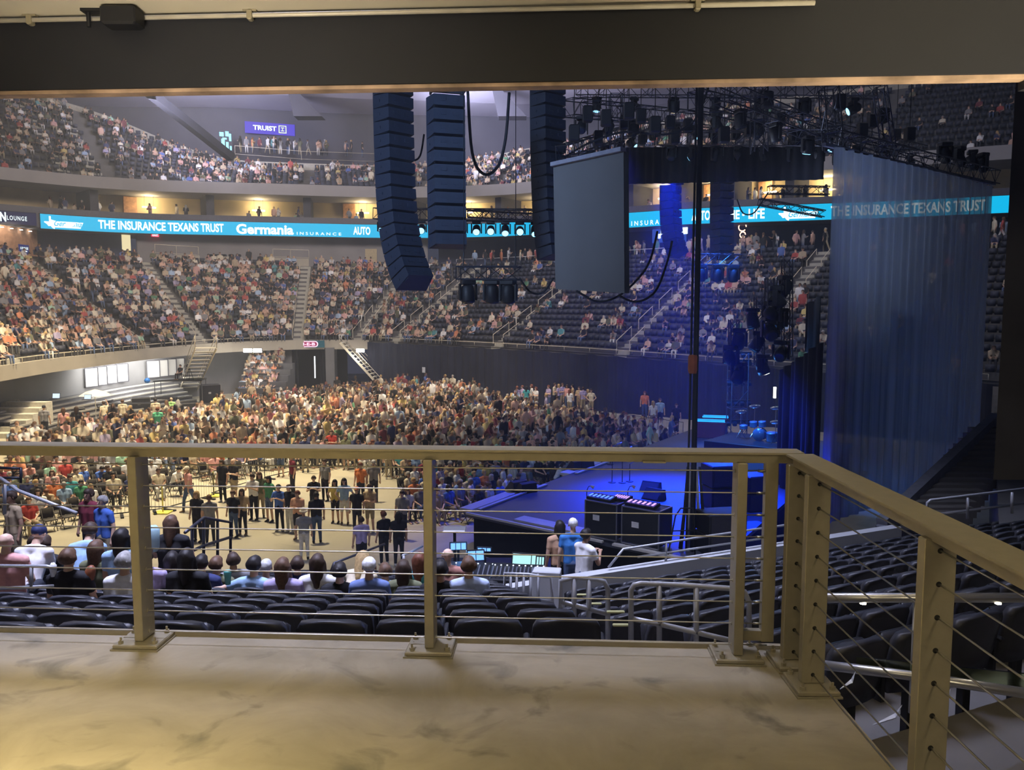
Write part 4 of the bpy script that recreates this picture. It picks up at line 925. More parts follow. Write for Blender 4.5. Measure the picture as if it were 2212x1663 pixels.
floor_list = [  # px, py of feet, pose, heading, top, hair, pants, skin, words
 (410, 1105, 'walk', 2.4, 'pink', ('cap', 'w'), 'denim', 0, 'person in a white hat and patterned top walking over the open floor'),
 (428, 1170, 'stand', 2.9, 'black', ('long', 'blond'), 'black', 0, 'person in a sleeveless black top by the dark stair railing'),
 (455, 1175, 'stand', .3, 'grey', ('short', 'brown'), 'dark', 1, 'person in a grey shirt by the dark stair railing'),
 (482, 1085, 'stand', 2.8, 'black', ('long', 'dark brown'), 'black', 0, 'person dressed in black beside the bald man on the open floor'),
 (507, 1085, 'stand_fold', 2.6, 'black', ('bald', ''), 'khaki', 2, 'bald person in a black shirt on the open floor'),
 (506, 1160, 'stand', 2.9, 'black', ('short', 'brown'), 'denim', 0, 'person in a dark T-shirt and jeans, left of the white T-shirt group'),
 (525, 1155, 'stand', 3.1, 'tan', ('long', 'dark brown'), 'dark', 1, 'person in tan with long dark hair near the stair foot'),
 (549, 1123, 'stand_phone', 2.9, 'white', ('short', 'dark brown'), 'black', 0, 'person in a white T-shirt and black trousers standing on the open floor'),
 (563, 1118, 'stand', 3.4, 'olive', ('long', 'brown'), 'khaki', 0, 'person in olive just right of the white T-shirt'),
 (583, 1127, 'stand_hip', 2.7, 'green', ('long', 'black'), 'denim', 1, 'person in a green top and jeans reaching out'),
 (605, 1147, 'stand_phone', 3.0, 'blue', ('short', 'black'), 'black', 0, 'person in a royal blue T-shirt in the group at the centre of the open floor'),
 (627, 1150, 'stand', 2.6, 'black', ('short', 'dark brown'), 'white', 0, 'person in black with white trousers right of the royal blue T-shirt'),
 (607, 1030, 'stand_hip', 3.0, 'pink', ('long', 'blond'), 'denim', 0, 'blond person in a pale pink top under the top rail'),
 (633, 1070, 'stand', 2.2, 'maroon', ('short', 'dark brown'), 'dark', 1, 'person in a brown shirt behind the royal blue T-shirt'),
 (645, 1165, 'stand_fold', 2.9, 'peach', ('short', 'auburn'), 'dark', 0, 'person in a sleeveless peach top beside the cowboy hat'),
 (658, 1208, 'stand', .2, 'grey', ('hat', 'w'), 'white', 1, 'person in a straw cowboy hat, grey shirt and white trousers'),
 (685, 1172, 'stand', .4, 'black', ('short', 'black'), 'denim', 3, 'large person in black right of the cowboy hat'),
 (680, 1120, 'stand_phone', 3.2, 'black', ('short', 'dark brown'), 'dark', 0, 'person in a black T-shirt behind the cowboy hat'),
 (703, 1082, 'stand', 2.7, 'grey', ('short', 'dark brown'), 'black', 0, 'person in a checked grey shirt standing alone on the floor'),
 (725, 1130, 'stand_hip', 3.0, 'yellow', ('long', 'black'), 'black', 1, 'person in a mustard yellow dress'),
 (745, 1133, 'stand_hip', 3.2, 'light blue', ('long', 'black'), 'white', 2, 'person in a pale blue dress beside the mustard one'),
 (772, 1152, 'stand', 3.1, 'black', ('cap', 'o'), 'dark', 0, 'big person in a black shirt and orange cap on the floor'),
 (800, 1150, 'stand_fold', 2.9, 'tan', ('short', 'dark brown'), 'khaki', 0, 'person in a tan T-shirt right of the orange cap'),
 (780, 1090, 'stand', 2.9, 'orange', ('short', 'auburn'), 'dark', 0, 'person in an orange shirt behind the orange cap'),
 (808, 1085, 'stand', .2, 'grey', ('cap', 'g'), 'dark', 0, 'person in a grey shirt and cap right of the orange shirt'),
 (840, 1035, 'stand', .1, 'white', ('short', 'brown'), 'khaki', 0, 'person in white standing at the bright end of the aisle'),
 (822, 1020, 'stand', 3.0, 'navy', ('short', 'black'), 'dark', 0, 'person in navy at the bright end of the aisle'),
 (717, 1008, 'stand_fold', 3.2, 'red', ('short', 'brown'), 'denim', 0, 'person in a red top under the rail near the middle post'),
 (748, 1015, 'stand_fold', 3.0, 'olive', ('short', 'brown'), 'khaki', 0, 'person in olive shorts in the floor aisle'),
 (660, 1020, 'stand', 3.3, 'navy', ('short', 'black'), 'khaki', 0, 'person in a navy shirt in the floor aisle under the rail'),
 (782, 1235, 'stand', .5, 'lavender', ('short', 'dark brown'), 'dark', 0, 'person in a periwinkle shirt with a backpack, near the stairs'),
 (830, 1220, 'stand', .8, 'black', ('short', 'auburn'), 'dark', 0, 'person in black carrying a cup near the stairs'),
 (140, 952, 'stand', .6, 'pink', ('long', 'brown'), 'dark', 0, 'person in a coral dress standing left of the mixing area'),
 (168, 950, 'stand', .3, 'black', ('long', 'dark brown'), 'black', 0, 'person in black beside the coral dress'),
 (98, 948, 'stand', .2, 'grey', ('cap', 'k'), 'dark', 1, 'person in a grey shirt and dark cap by the bleacher steps'),
 (228, 930, 'stand_wide', 1.0, 'cream', ('short', 'dark brown'), 'denim', 0, 'person in a cream shirt pointing, in front of the sound riser'),
 (267, 926, 'stand', .2, 'cream', ('short', 'brown'), 'khaki', 0, 'person in cream right of the pointing one'),
 (338, 926, 'stand', .1, 'cream', ('short', 'black'), 'dark', 0, 'person in a pale yellow shirt left of the bright green shirt'),
 (372, 920, 'stand', .1, (.36, .66, .26), ('bald', ''), 'khaki', 2, 'bald person in a bright green shirt behind the floor seats'),
 (343, 950, 'stand', .3, (.15, .62, .35), ('short', 'auburn'), 'khaki', 0, 'person in a vivid green T-shirt among the floor seats'),
 (563, 858, 'stand', 3.0, 'white', ('short', 'dark brown'), 'denim', 0, 'person in white left of the orange shirt near the tunnel'),
 (585, 855, 'stand', 3.0, 'peach', ('bald', ''), 'khaki', 2, 'bald person in a peach orange shirt near the tunnel'),
 (622, 828, 'stand', 3.2, 'navy', ('short', 'grey'), 'dark', 0, 'person in a royal blue shirt left of the tunnel doorway'),
 (662, 835, 'walk', 2.0, 'grey', ('short', 'black'), 'dark', 1, 'person walking in grey in front of the tunnel doorway'),
 (681, 822, 'stand', 3.0, 'peach', ('long', 'blond'), 'khaki', 0, 'person in a pale pink dress in the tunnel doorway'),
 (893, 828, 'stand', 2.6, 'tan', ('short', 'brown'), 'khaki', 0, 'person standing above the crowd in front of the drape'),
 (1392, 905, 'stand', 3.0, 'orange', ('long', 'auburn'), 'denim', 0, 'person in an orange top by the black drape'),
 (1410, 930, 'stand', .2, 'white', ('long', 'blond'), 'khaki', 0, 'person in white right of the orange top'),
 (1425, 925, 'stand', 3.0, 'light blue', ('short', 'brown'), 'dark', 0, 'person in a pale blue shirt near the far stage steps'),
 (1479, 898, 'stand_phone', 3.0, 'white', ('short', 'black'), 'black', 0, 'person in a white shirt taking a picture by the drape'),
 (1460, 935, 'stand', 3.1, 'black', ('short', 'brown'), 'black', 0, 'guard in black at the front of the stage barrier'),
 (862, 1222, 'stand', .3, 'black', ('long', 'black'), 'dark', 1, 'person in black at the dark edge of the floor crowd'),
 (870, 1165, 'stand', 2.9, 'grey', ('short', 'dark brown'), 'dark', 0, 'person in grey at the dark edge of the floor crowd'),
]
rowx = 0
for x0, n_, y0 in ((1118, 5, 887), (1185, 6, 884), (1228, 6, 895)):
    for i in range(n_):
        tp = R.choice(['cream', 'tan', 'white', 'grey', 'peach', 'teal', 'black', 'pink', 'lavender'])
        floor_list.append((x0 + i * 10 + R.uniform(-3, 3), y0 + R.uniform(-4, 5), R.choice(['stand', 'stand_phone', 'stand_fold', 'stand_hip']), R.uniform(0, 6.2), tp, (R.choice(['short', 'long']), R.choice(list(HAIRS))), R.choice(['dark', 'denim', 'khaki']), R.randrange(4), None, ((1118, 'left'), (1185, 'middle'), (1228, 'right'))[(1118, 1185, 1228).index(x0)][1] + ' cluster standing along the black drape, ' + ordn[i] + ' from the left, in ' + tp))
for rec in floor_list:
    px, py, pose, rz, top, hair, pn_, sk, lab = rec[:9]
    if lab is None: lab = 'person, ' + rec[9].replace(' cluster standing along the black drape', ' cluster by the black drape')
    hc = None; st = hair
    if hair[0] in ('cap', 'hat'): hc = {'w': (.68, .62, .5), 'o': (.6, .2, .08), 'g': (.5, .5, .5), 'k': (.03, .03, .04)}[hair[1]]; st = (hair[0], 'brown')
    if st[0] not in ('bald',) and 'hair_' + st[0] not in POSES[pose]: st = ('long' if st[0] in ('tail', 'long') else 'short', st[1])
    if st[0] == 'short' and hc: hc = hc
    p = PZ(px, py, FZ); person(pose, (p.x, p.y, FZ), rz, top, st, pn_, sk, lab, None, R.uniform(.95, 1.03) * dscale(p.x, p.y), hc, full=True); count += 1
# nearest seated floor spectators as individuals, the rest of the crowd as one mass
n_ind = 300 - count
first_i = max(c[2] for c in FLOORP)
def floor_label(top, hair, i, j, used={}):
    return f'spectator, {top} top, {hair} hair, floor row {first_i - i + 1} from the stage, chair {j - 5} across'
for n_, (x, y, i, j) in enumerate(FLOORP):
    CH.add(*FOLD, (x, y, FZ), hd, 1, np.tile(np.array([[.05, .045, .04]]), (len(FOLD[0]), 1)))
    if n_ < n_ind:
        top = R.choices(TOPN, TOPW)[0]; hn = R.choice(list(HAIRS)); pose = R.choice(['sit_back', 'sit_back', 'sit_lean']); st = R.choice(['short', 'long', 'short'])
        o = person(pose, (x, y, FZ), hd + R.uniform(-.5, .5), top, (st, hn), R.choice(list(PANTS)), R.randrange(6), floor_label(top, hn, i, j), 'seated spectators on the arena floor', R.uniform(.95, 1.05) * dscale(x, y), None, full=False)
        c = link('trousers', POSES[pose]['trousers'], o); c.color = (*R.choice(list(PANTS.values())), 1)
    else: small_person(PF, x, y, FZ, hd + R.uniform(-.4, .4), R.random() < .07)
# a scatter of standing people among the floor rows
for q in range(70):
    x, y, i, j = R.choice(FLOORP[-600:]); small_person(PF, x + .3, y, FZ, R.uniform(0, 6), True)
# spectators on the small bleacher by the tunnel
for r in range(6):
    for q in range(9):
        p = PZ(524 + q * 8.6 - r * 1.0, 858, FZ); 
        small_person(PF, p.x, p.y + r * .8, FZ + .4 + r * .55, math.pi - .1, False)
tag(PF.build('crowd', M_crowd), 'dense distant crowd of spectators filling the seating bowl and the arena floor', 'crowd', None, 'stuff')
tag(SF.build('seat_rows', mat('far_seat_vinyl', (1, 1, 1), .6, 0, .08, 2, attr='Col')), 'rows of dark tip-up seats of the far tiers', 'seats', None, 'stuff')
tag(CH.build('folding_chairs', mat('folding_chair_fabric', (1, 1, 1), .7, 0, .08, 2, attr='Col'), False), 'rows of black folding chairs on the arena floor', 'chairs', None, 'stuff')
# ================================================================ stage, rigging, loudspeakers
SZ = -4.75
A_ = PZ(1004, 1107, SZ); D_ = PZ(1500, 925, SZ); B_ = PZ(1470, 1205, SZ)
B_ = A_ + (B_ - A_) * 1.12; C_ = B_ + (D_ - A_)
M_stage = mat('stage_deck', (.06, .065, .09), .45, 0, .10, .6)
b = MB(); b.prism([(p.x, p.y) for p in (A_, B_, C_, D_)], SZ - .12, SZ); st = tag(b.build('stage', M_stage), 'large open concert stage deck lit deep blue, below the hanging rig', 'stage')
ins = lambda p: p + ((A_ + C_) / 2 - p).normalized() * .35
b = MB(); b.prism([(ins(p).x, ins(p).y) for p in (A_, B_, C_, D_)], FZ, SZ - .12); b.build('skirt', M_blackcloth, st)
M_plank = mat('pale_edge_plank', (.55, .53, .50), .6, 0, .08, 3)
fd = (D_ - A_).normalized(); sd = (B_ - A_).normalized()
pn = 0
for (q0, q1, d0, dd, lab) in ((.02, .22, A_, D_, 'pale edge plank at the near corner of the stage front'), (.33, .46, A_, D_, 'pale edge plank in the middle of the stage front'), (.56, .64, A_, D_, 'short pale edge plank further along the stage front')):
    p, q = d0 + (dd - d0) * q0, d0 + (dd - d0) * q1; n_ = Vector((-fd.y, fd.x, 0)) * .28
    b = MB(); b.bar(p + n_ + Vector((0, 0, -.05)), q + n_ + Vector((0, 0, -.05)), .5, .09); b.bar(p - n_ * .9 + Vector((0, 0, .04)), q - n_ * .9 + Vector((0, 0, .04)), .14, .05); tag(b.build('edge_plank', M_plank), lab, 'plank')
for (t0, t1, wd_, off, lab) in ((.02, .62, .10, -.1, 'long pale rim strip along the near side of the stage'), (.22, .55, .55, .45, 'broad pale plank lying on the near side of the stage'), (.66, .98, .16, -.1, 'pale rim strip under the road cases')):
    p, q = A_ + (B_ - A_) * t0, A_ + (B_ - A_) * t1; n_ = Vector((-sd.y, sd.x, 0)) * off
    b = MB(); b.bar(p + n_ + Vector((0, 0, .03)), q + n_ + Vector((0, 0, .03)), wd_, .06); tag(b.build('edge_plank', M_plank), lab, 'plank')
def wedge(p, rz, label, group='stage monitor wedges'):
    o = thing('stage_monitor', label, 'speaker', p, rz, group)
    b = MB(); b.add([(-.35, -.28, 0), (.35, -.28, 0), (.35, .28, 0), (-.35, .28, 0), (-.33, -.24, .34), (.33, -.24, .34), (.33, -.05, .38), (-.33, -.05, .38)], [(3, 2, 1, 0), (0, 1, 5, 4), (4, 5, 6, 7), (7, 6, 2, 3), (1, 2, 6, 5), (0, 4, 7, 3)]); b.build('cabinet', M_black, o)
    b = MB(); b.add([(-.30, .01, .335), (.30, .01, .335), (.31, .25, .055), (-.31, .25, .055)], [(0, 1, 2, 3)]); b.build('grille', mat('grille', (.05, .05, .06), .5, .4, .4, 90), o); return o
for (px, py, rz, lab) in ((1135, 1062, .6, 'black wedge monitor between the first two planks of the stage front'), (1115, 1058, .7, 'black wedge monitor next to the near edge plank'), (1262, 1010, .6, 'black wedge monitor between the far planks of the stage front'), (1245, 1012, .6, 'black wedge monitor just left of the far planks'),
        (1405, 1062, 2.6, 'blue-lit wedge monitor in the open middle of the stage'), (1412, 1078, 2.4, 'second blue-lit wedge monitor, nearer the road cases'), (1330, 990, .5, 'wedge monitor at the far stage front beside the mic stands')):
    wedge(PZ(px, py, SZ), rz, lab)
def mic(px, py, h, lab):
    o = thing('microphone_stand', lab, 'microphone stand', PZ(px, py, SZ), 0, 'microphone stands')
    b = MB(); b.tube([(0, 0, .02), (0, 0, h)], .015, 6); b.build('pole', M_black, o); b = MB(); b.lathe([(.15, 0), (.15, .02), (.03, .035)], 14); b.build('base', M_black, o)
    b = MB(); b.tube([(0, 0, h), (.3, .1, h + .12)], .01, 5); b.build('boom', M_black, o); b = MB(); b.tube([(.3, .1, h + .12), (.38, .12, h + .14)], [.016, .028], 8); b.build('microphone', M_lgrey, o)
mic(1322, 1042, 1.4, 'microphone stand at the left of the open stage'); mic(1344, 1043, 1.25, 'microphone stand with two heads right of the first one'); mic(1318, 1003, 1.4, 'farther microphone stand near the stage front'); mic(1360, 1040, .7, 'short microphone stand right of the pair')
# road cases
M_case = mat('road_case_laminate', (.018, .02, .028), .4, 0, .1, 5); M_alu = mat('aluminium_edge', (.45, .46, .5), .35, .9, .05)
def case(p, rz, w_, d, h, lab, decks=True):
    o = thing('road_case', lab, 'road case', p, rz)
    b = MB(); b.box((0, 0, h / 2 + .08), (w_, d, h - .12), bev=.02); b.build('body', M_case, o)
    b = MB()
    for i in (-1, 1):
        for j in (-1, 1): b.bar((i * w_ / 2, j * d / 2, .1), (i * w_ / 2, j * d / 2, h + .02), .035, .035)
        b.bar((-w_ / 2, i * d / 2, h + .02), (w_ / 2, i * d / 2, h + .02), .035, .035); b.bar((i * w_ / 2, -d / 2, h + .02), (i * w_ / 2, d / 2, h + .02), .035, .035); b.bar((-w_ / 2, i * d / 2, .1), (w_ / 2, i * d / 2, .1), .035, .035)
    b.build('edging', M_alu, o)
    b = MB(); b.box((-.15, -d / 2 - .01, h * .6), (.22, .01, .16)); b.build('panel_label', mat('white_label', (.6, .6, .62), .7), o)
    for i in (-1, 1):
        for j in (-1, 1): b = MB(); b.tube([(i * (w_ / 2 - .1) - .02, j * (d / 2 - .1), .05), (i * (w_ / 2 - .1) + .02, j * (d / 2 - .1), .05)], .05, 10); b.build('wheel', M_black, o)
    return o
sr = math.atan2(sd.y, sd.x)
c1 = PZ(1312, 1163, SZ); c2 = PZ(1396, 1180, SZ)
case((c1.x, c1.y, SZ), sr, 1.05, .75, 1.12, 'black road case with a white label, left of the pair at the stage side')
case((c2.x, c2.y, SZ), sr, 1.15, .75, 1.12, 'black road case at the right of the pair at the stage side')
M_bl = mat('blue_panel_light', (.05, .12, 1), emit=4); M_pur = mat('violet_panel_light', (.45, .25, 1), emit=2.5); M_wh = mat('desk_lamp_light', (.75, .85, 1), emit=5)
def gear(px, Y, dz, w_, lab, m, name='mixer', cat='mixer'):
    z = SZ + 1.14 + dz; p = Vector(((px - CX) / FPX * (Y + .4), Y, z)); o = thing(name, lab, cat, p, sr)
    b = MB(); b.box((0, 0, .06), (w_, .4, .1), rotm('X', .12), bev=.01); b.build('body', M_case, o)
    b = MB()
    for i in range(6): b.box((-w_ / 2 + w_ * (i + .5) / 6, -.05, .125), (w_ / 14, .2, .008), rotm('X', .12))
    b.build('fader_panel', m, o)
    b = MB()
    for i in range(5): b.lathe([(.018, 0), (.014, .03)], 8, (-w_ / 2 + w_ * (i + .5) / 5, .12, .125))
    b.build('knobs', M_lgrey, o)
gear(1300, c1.y, 0, .8, 'small mixer with blue lights on the left road case', M_bl); gear(1345, c1.y + .05 - .1, 0, .45, 'small lit box between the two road cases', M_pur)
gear(1388, c2.y, 0, .9, 'pedal board with violet and white lights on the right road case', M_pur, 'pedal_board', 'pedal board')
for (px, dy, lab) in ((1268, .1, 'gooseneck lamp on the left end of the road cases'), (1357, .1, 'small chrome gooseneck lamp above the middle of the road cases')):
    p = Vector(((px - CX) / FPX * (c1.y + .4), c1.y + dy, SZ + 1.14)); o = thing('desk_lamp', lab, 'lamp', p)
    b = MB(); b.tube([(0, 0, 0), (0, 0, .25), (.05, -.03, .38), (.12, -.05, .4)], .012, 6); b.build('arm', M_black, o); b = MB(); b.tube([(.11, -.05, .41), (.2, -.08, .36)], [.03, .06], 8); b.build('lamp_head', M_lgrey, o)
# loudspeaker stacks on the stage
def stack(px, py, w_, d, h, rz, lab, z=SZ):
    p = PZ(px, py, z); o = thing('speaker_stack', lab, 'speaker', p, rz); n_ = max(1, round(h / .75))
    for i in range(n_):
        b = MB(); b.box((0, 0, h / n_ * (i + .5)), (w_, d, h / n_ - .02), bev=.03); k = b.build('cabinet', M_black, o); b = MB(); b.box((0, -d / 2 - .006, h / n_ * (i + .5)), (w_ * .88, .012, h / n_ * .84)); b.build('grille', mat('grille', (.05, .05, .06), .5, .4, .4, 90), k)
stack(1560, 1095, 1.2, .9, 1.5, .2, 'tall black speaker stack behind the cable bundle'); stack(1555, 1192, 1.1, .9, 1.15, .2, 'lower black speaker box nearest the railing on the stage')
stack(1625, 1100, .8, .8, 1.2, .3, 'black amplifier stack under the drum riser edge')
# drum riser and kit
M_maroon = mat('maroon_cloth', (.13, .035, .05), .9, 0, .15, 3)
RZ_ = SZ + .75
pr = PZ(1640, 985, SZ); o = thing('drum_riser', 'dark riser carrying the drum kit at the back of the stage', 'riser', pr, sr)
b = MB(); b.box((0, 0, .36), (4.0, 3.2, .72), bev=.02); b.build('deck', M_black, o)
M_chrome = mat('chrome', (.6, .7, .8), .15, 1, .03); M_drum = mat('drum_shell', (.10, .22, .42), .25, .3, .1, 8)
o = thing('drum_kit', 'drum kit glinting in blue light on the riser', 'drums', pr + Vector((0, 0, .72)), sr)
for (x, y, r, h, z, n_) in ((0, 0, .28, .4, .3, 'bass_drum'), (-.35, .1, .17, .25, .72, 'tom'), (.05, .15, .17, .25, .76, 'tom'), (.6, -.1, .24, .4, .25, 'floor_tom'), (-.7, -.2, .18, .16, .6, 'snare')):
    b = MB(); M_ = rotm('X', 1.57) if n_ == 'bass_drum' else rotm('X', .15); b.lathe([(r, -h / 2), (r * 1.03, -h / 2 + .02), (r, -h / 2 + .04), (r, h / 2 - .04), (r * 1.03, h / 2 - .02), (r, h / 2)], 18, (x, y, z + .0), M_); b.build(n_, M_drum, o, True)
for (x, y, z) in ((-1.0, .2, 1.25), (-.5, .6, 1.5), (.5, .6, 1.5), (1.1, .1, 1.2), (.9, -.5, 1.0)):
    b = MB(); b.lathe([(.01, .03), (.25, .0), (.26, -.006), (.01, .02)], 18, (x, y, z), rotm('X', .25)); k = b.build('cymbal', M_chrome, o, True); b = MB(); b.tube([(x, y, 0), (x, y, z)], .012, 5)
    for a in (0, 2.1, 4.2): b.tube([(x, y, .35), (x + .25 * math.cos(a), y + .25 * math.sin(a), 0)], .01, 5)
    b.build('cymbal_stand', M_chrome, o)
# keyboards
M_cy = mat('blue_key_light', (.02, .35, 1), emit=1.6)
for (px, py, w_, lab) in ((1532, 945, 1.6, 'glowing blue keyboard on a maroon draped stand at the far stage side'), (1545, 935, 1.3, 'second keyboard tier just behind the glowing one')):
    p = PZ(px, py, SZ); o = thing('keyboard_stand', lab, 'keyboard', p, sr + .4)
    b = MB(); b.box((0, 0, .42), (w_, .5, .84), bev=.03); b.build('draped_stand', M_maroon, o); b = MB(); b.box((0, 0, .9), (w_ + .1, .38, .1), rotm('X', .15), bev=.02); b.build('keyboard', M_black, o)
    b = MB(); b.box((0, -.2, .9), (w_ + .1, .02, .08)); b.box((0, -.06, .965), (w_, .14, .01), rotm('X', .15)); b.build('key_bed', M_cy, o)
light('stage_kicker', 'POINT', pr + Vector((-1.5, -.6, 3.2)), pr, 320, (.08, .35, 1), .3)
# dense rack of stands and lamps
def truss(p, q, w_, label=None, group=None, m=None, parent=None, name='truss', step=None):
    p = Vector(p); q = Vector(q); t = (q - p); L = t.length; t.normalize(); up = Vector((0, 0, 1)) if abs(t.z) < .9 else Vector((0, 1, 0)); x = t.cross(up).normalized() * w_ / 2; z = x.cross(t).normalized() * w_ / 2
    b = MB(); cs = [x + z, x - z, -x - z, -x + z]
    for c in cs: b.tube([c, c + t * L], .026, 5)
    n_ = max(2, int(L / (step or w_ * 1.1)))
    for i in range(n_):
        a0, a1 = t * (L * i / n_), t * (L * (i + 1) / n_)
        for k in range(4):
            c, d = cs[k], cs[(k + 1) % 4]; b.tube([c + a0, d + a1] if (i + k) % 2 else [d + a0, c + a1], .013, 4)
            if i == 0 or i % 2 == 0: b.tube([c + a0, d + a0], .015, 4)
    o = b.build(name, m or M_truss, parent, False, p)
    if label: tag(o, label, 'truss', group)
    return o
M_truss = mat('dark_truss', (.05, .055, .075), .45, .5, .1)
p = PZ(1590, 960, SZ); o = truss(p, p + Vector((0, 0, 4.6)), .8, 'dark upright lattice tower full of small fixtures at the back of the stage')
for z in (1.2, 2.2, 3.2, 4.2, 4.6):
    b = MB(); b.bar((-.6, -.1, z), (.6, -.1, z), .12, .12)
    for i in range(4): b.box((-.5 + .33 * i, -.25, z - .12), (.2, .2, .2), rotm('X', .4), bev=.03)
    b.build('fixture_bar', M_black, o)
# cable mast and blue-lit cloth strips
M_mast = mat('dark_blue_mast', (.022, .028, .05), .6, 0, .1, 2)
pm = PZ(1497, 1190, SZ); t = thing('cable_mast', 'tall dark vertical cable bundle rising from the stage past the hanging rig', 'mast', pm)
topz = P(1492, 150, pm.y).z - SZ
b = MB(); b.tube([(-.02, 0, 0), (-.03, 0, 4), (-.05, 0, topz)], .075, 8); b.tube([(-.19, 0, 0), (-.17, 0, 4), (-.16, 0, topz)], .03, 6); b.build('cable_bundle', M_mast, t, True)
b = MB(); b.lathe([(.11, 4.9), (.13, 5.0), (.13, 5.35), (.11, 5.4)], 8, (-.11, 0, 0)); b.build('connector_sleeve', mat('orange_sleeve', (.5, .16, .08), .6), t)
M_strip = mat('pale_cloth_strip', (.45, .46, .5), .85, 0, .2, 5)
for i in range(5):
    b = MB(); x = -.25 + .15 * i; b.tube([(x * .55, .25, 2.3), (x * .8, .2, 1.2), (x * 1.25, .15, .02)], [.03, .045, .06], 6); b.build('cloth_strip', M_strip if i % 2 else M_mast, t, True)
b = MB(); b.tube([(-.75, -.3, 0), (-.55, -.25, 1.1), (-.4, -.2, 1.3), (-.05, -.2, 1.3), (0, -.25, 0)], .022, 6); b.tube([(-.62, -.28, .7), (0, -.22, .7)], .018, 5); tag(b.build('cart_frame', M_black, None, True, pm + Vector((-.05, -.2, 0))), 'small black tubular cart frame at the foot of the cable mast', 'cart')
# ------------------------------------------------ loudspeaker arrays
M_cab = mat('array_cabinet_haze_blue', (.022, .032, .060), .55, 0, .12, 3); M_grl = mat('array_grille_haze_blue', (.035, .05, .095), .5, .3, .35, 40)  # bluish haze veil is put into the cabinet and grille colours
cabm = MB(); cabm.add([(-.62, .38, -.215), (.62, .38, -.215), (.50, -.38, -.17), (-.50, -.38, -.17), (-.62, .38, .215), (.62, .38, .215), (.50, -.38, .17), (-.50, -.38, .17)], [(3, 2, 1, 0), (4, 5, 6, 7), (0, 1, 5, 4), (1, 2, 6, 5), (2, 3, 7, 6), (3, 0, 4, 7)])
for i in (-1, 1): cabm.box((i * .50, 0, 0), (.03, .5, .40), rotm('Z', i * -.155)); cabm.box((i * .57, .36, 0), (.03, .06, .42))
for i in (-1, 1): cabm.box((i * .2, -.385, .02), (.18, .02, .10)); cabm.box((i * .57, .1, .0), (.02, .12, .08))
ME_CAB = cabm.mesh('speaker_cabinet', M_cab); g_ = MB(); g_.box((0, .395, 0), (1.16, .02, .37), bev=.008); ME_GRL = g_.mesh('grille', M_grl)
M_tagd = mat('pale_rigging_pin', (.35, .38, .48), .4, .5); g_ = MB()
for i in (-1, 1): g_.box((i * .545, .30, .19), (.05, .06, .02))
ME_PIN = g_.mesh('rigging_pin', M_tagd)
def array(px, pytop, Y, n_, heading, angles, label, group='hanging line arrays'):
    top = P(px, pytop, Y); o = thing('line_array', label, 'speaker array', top, heading, group); y = 0; z = -.25; a = 0
    b = MB(); b.bar((-.5, .3, .1), (-.5, -.5, .1), .06, .12); b.bar((.5, .3, .1), (.5, -.5, .1), .06, .12); b.bar((-.5, 0, .1), (.5, 0, .1), .08, .1); b.build('flying_frame', M_truss, o)
    for i in range(n_):
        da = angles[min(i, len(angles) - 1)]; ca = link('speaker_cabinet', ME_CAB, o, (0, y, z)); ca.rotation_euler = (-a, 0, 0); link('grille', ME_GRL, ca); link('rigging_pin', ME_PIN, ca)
        a += da; am = a - da / 2; z -= .435 * math.cos(am); y -= .435 * math.sin(am)
    b = MB()
    for s_ in (-.35, .35): b.tube([(s_, 0, .15), (s_, 0, 6)], .02, 5)
    b.build('suspension_chain', M_black, o); return o
HL = math.atan2(-(-U[0]), -U[1])      # +Y axis turned towards the audience (-U)
R_ = math.radians
array(852, 178, 27.0, 16, HL - R_(8), [R_(.4)] * 7 + [R_(2)] * 3 + [R_(5.5)] * 6, 'long curved black line array, the leftmost, whose foot curls back')
array(966, 205, 25.5, 11, HL - R_(35), [R_(.4)], 'straight black line array hanging just right of the curved one')
array(1186, 178, 30, 15, HL - R_(12), [R_(.4)] * 9 + [R_(1.5)] * 6, 'black line array partly hidden by the hanging screen panel')
array(1450, 400, 44, 9, HL, [R_(1)] * 4 + [R_(5)] * 6, 'small curved line array beyond the stage, left of the cable mast')
array(1562, 380, 46, 11, HL - R_(25), [R_(.4)], 'straight dark line array beyond the stage, right of the cable mast')
# side screen panel seen from behind
a_, c_n = P(1195, 360, 25.2), P(1347, 327, 23.4); bz0, bz1 = P(1200, 624, 25.2), P(1349, 633, 23.4)
t = thing('video_screen', 'large plain grey video screen panel seen from behind, hanging above the stage corner', 'screen', (0, 0, 0))
dirx = (Vector((c_n.x, c_n.y, 0)) - Vector((a_.x, a_.y, 0))).normalized(); nn = Vector((-dirx.y, dirx.x, 0)) * .18
b = MB(); q = [a_, c_n, bz1, bz0]; b.add([p for p in q] + [p + nn for p in q], [(0, 1, 2, 3), (7, 6, 5, 4), (0, 4, 5, 1), (1, 5, 6, 2), (2, 6, 7, 3), (3, 7, 4, 0)]); b.build('panel', mat('screen_back_cloth', (.12, .125, .14), .8, 0, .05, 1), t)
b = MB(); b.bar(a_ + Vector((0, .02, .06)), c_n + Vector((0, .02, .06)), .3, .12); b.build('header_beam', mat('header_lavender', (.26, .27, .36), .7), t)
b = MB(); b.bar(c_n + nn * .5 + Vector((.03, 0, 0)), bz1 + nn * .5 + Vector((.03, 0, 0)), .1, .12); b.build('side_frame', M_black, t)
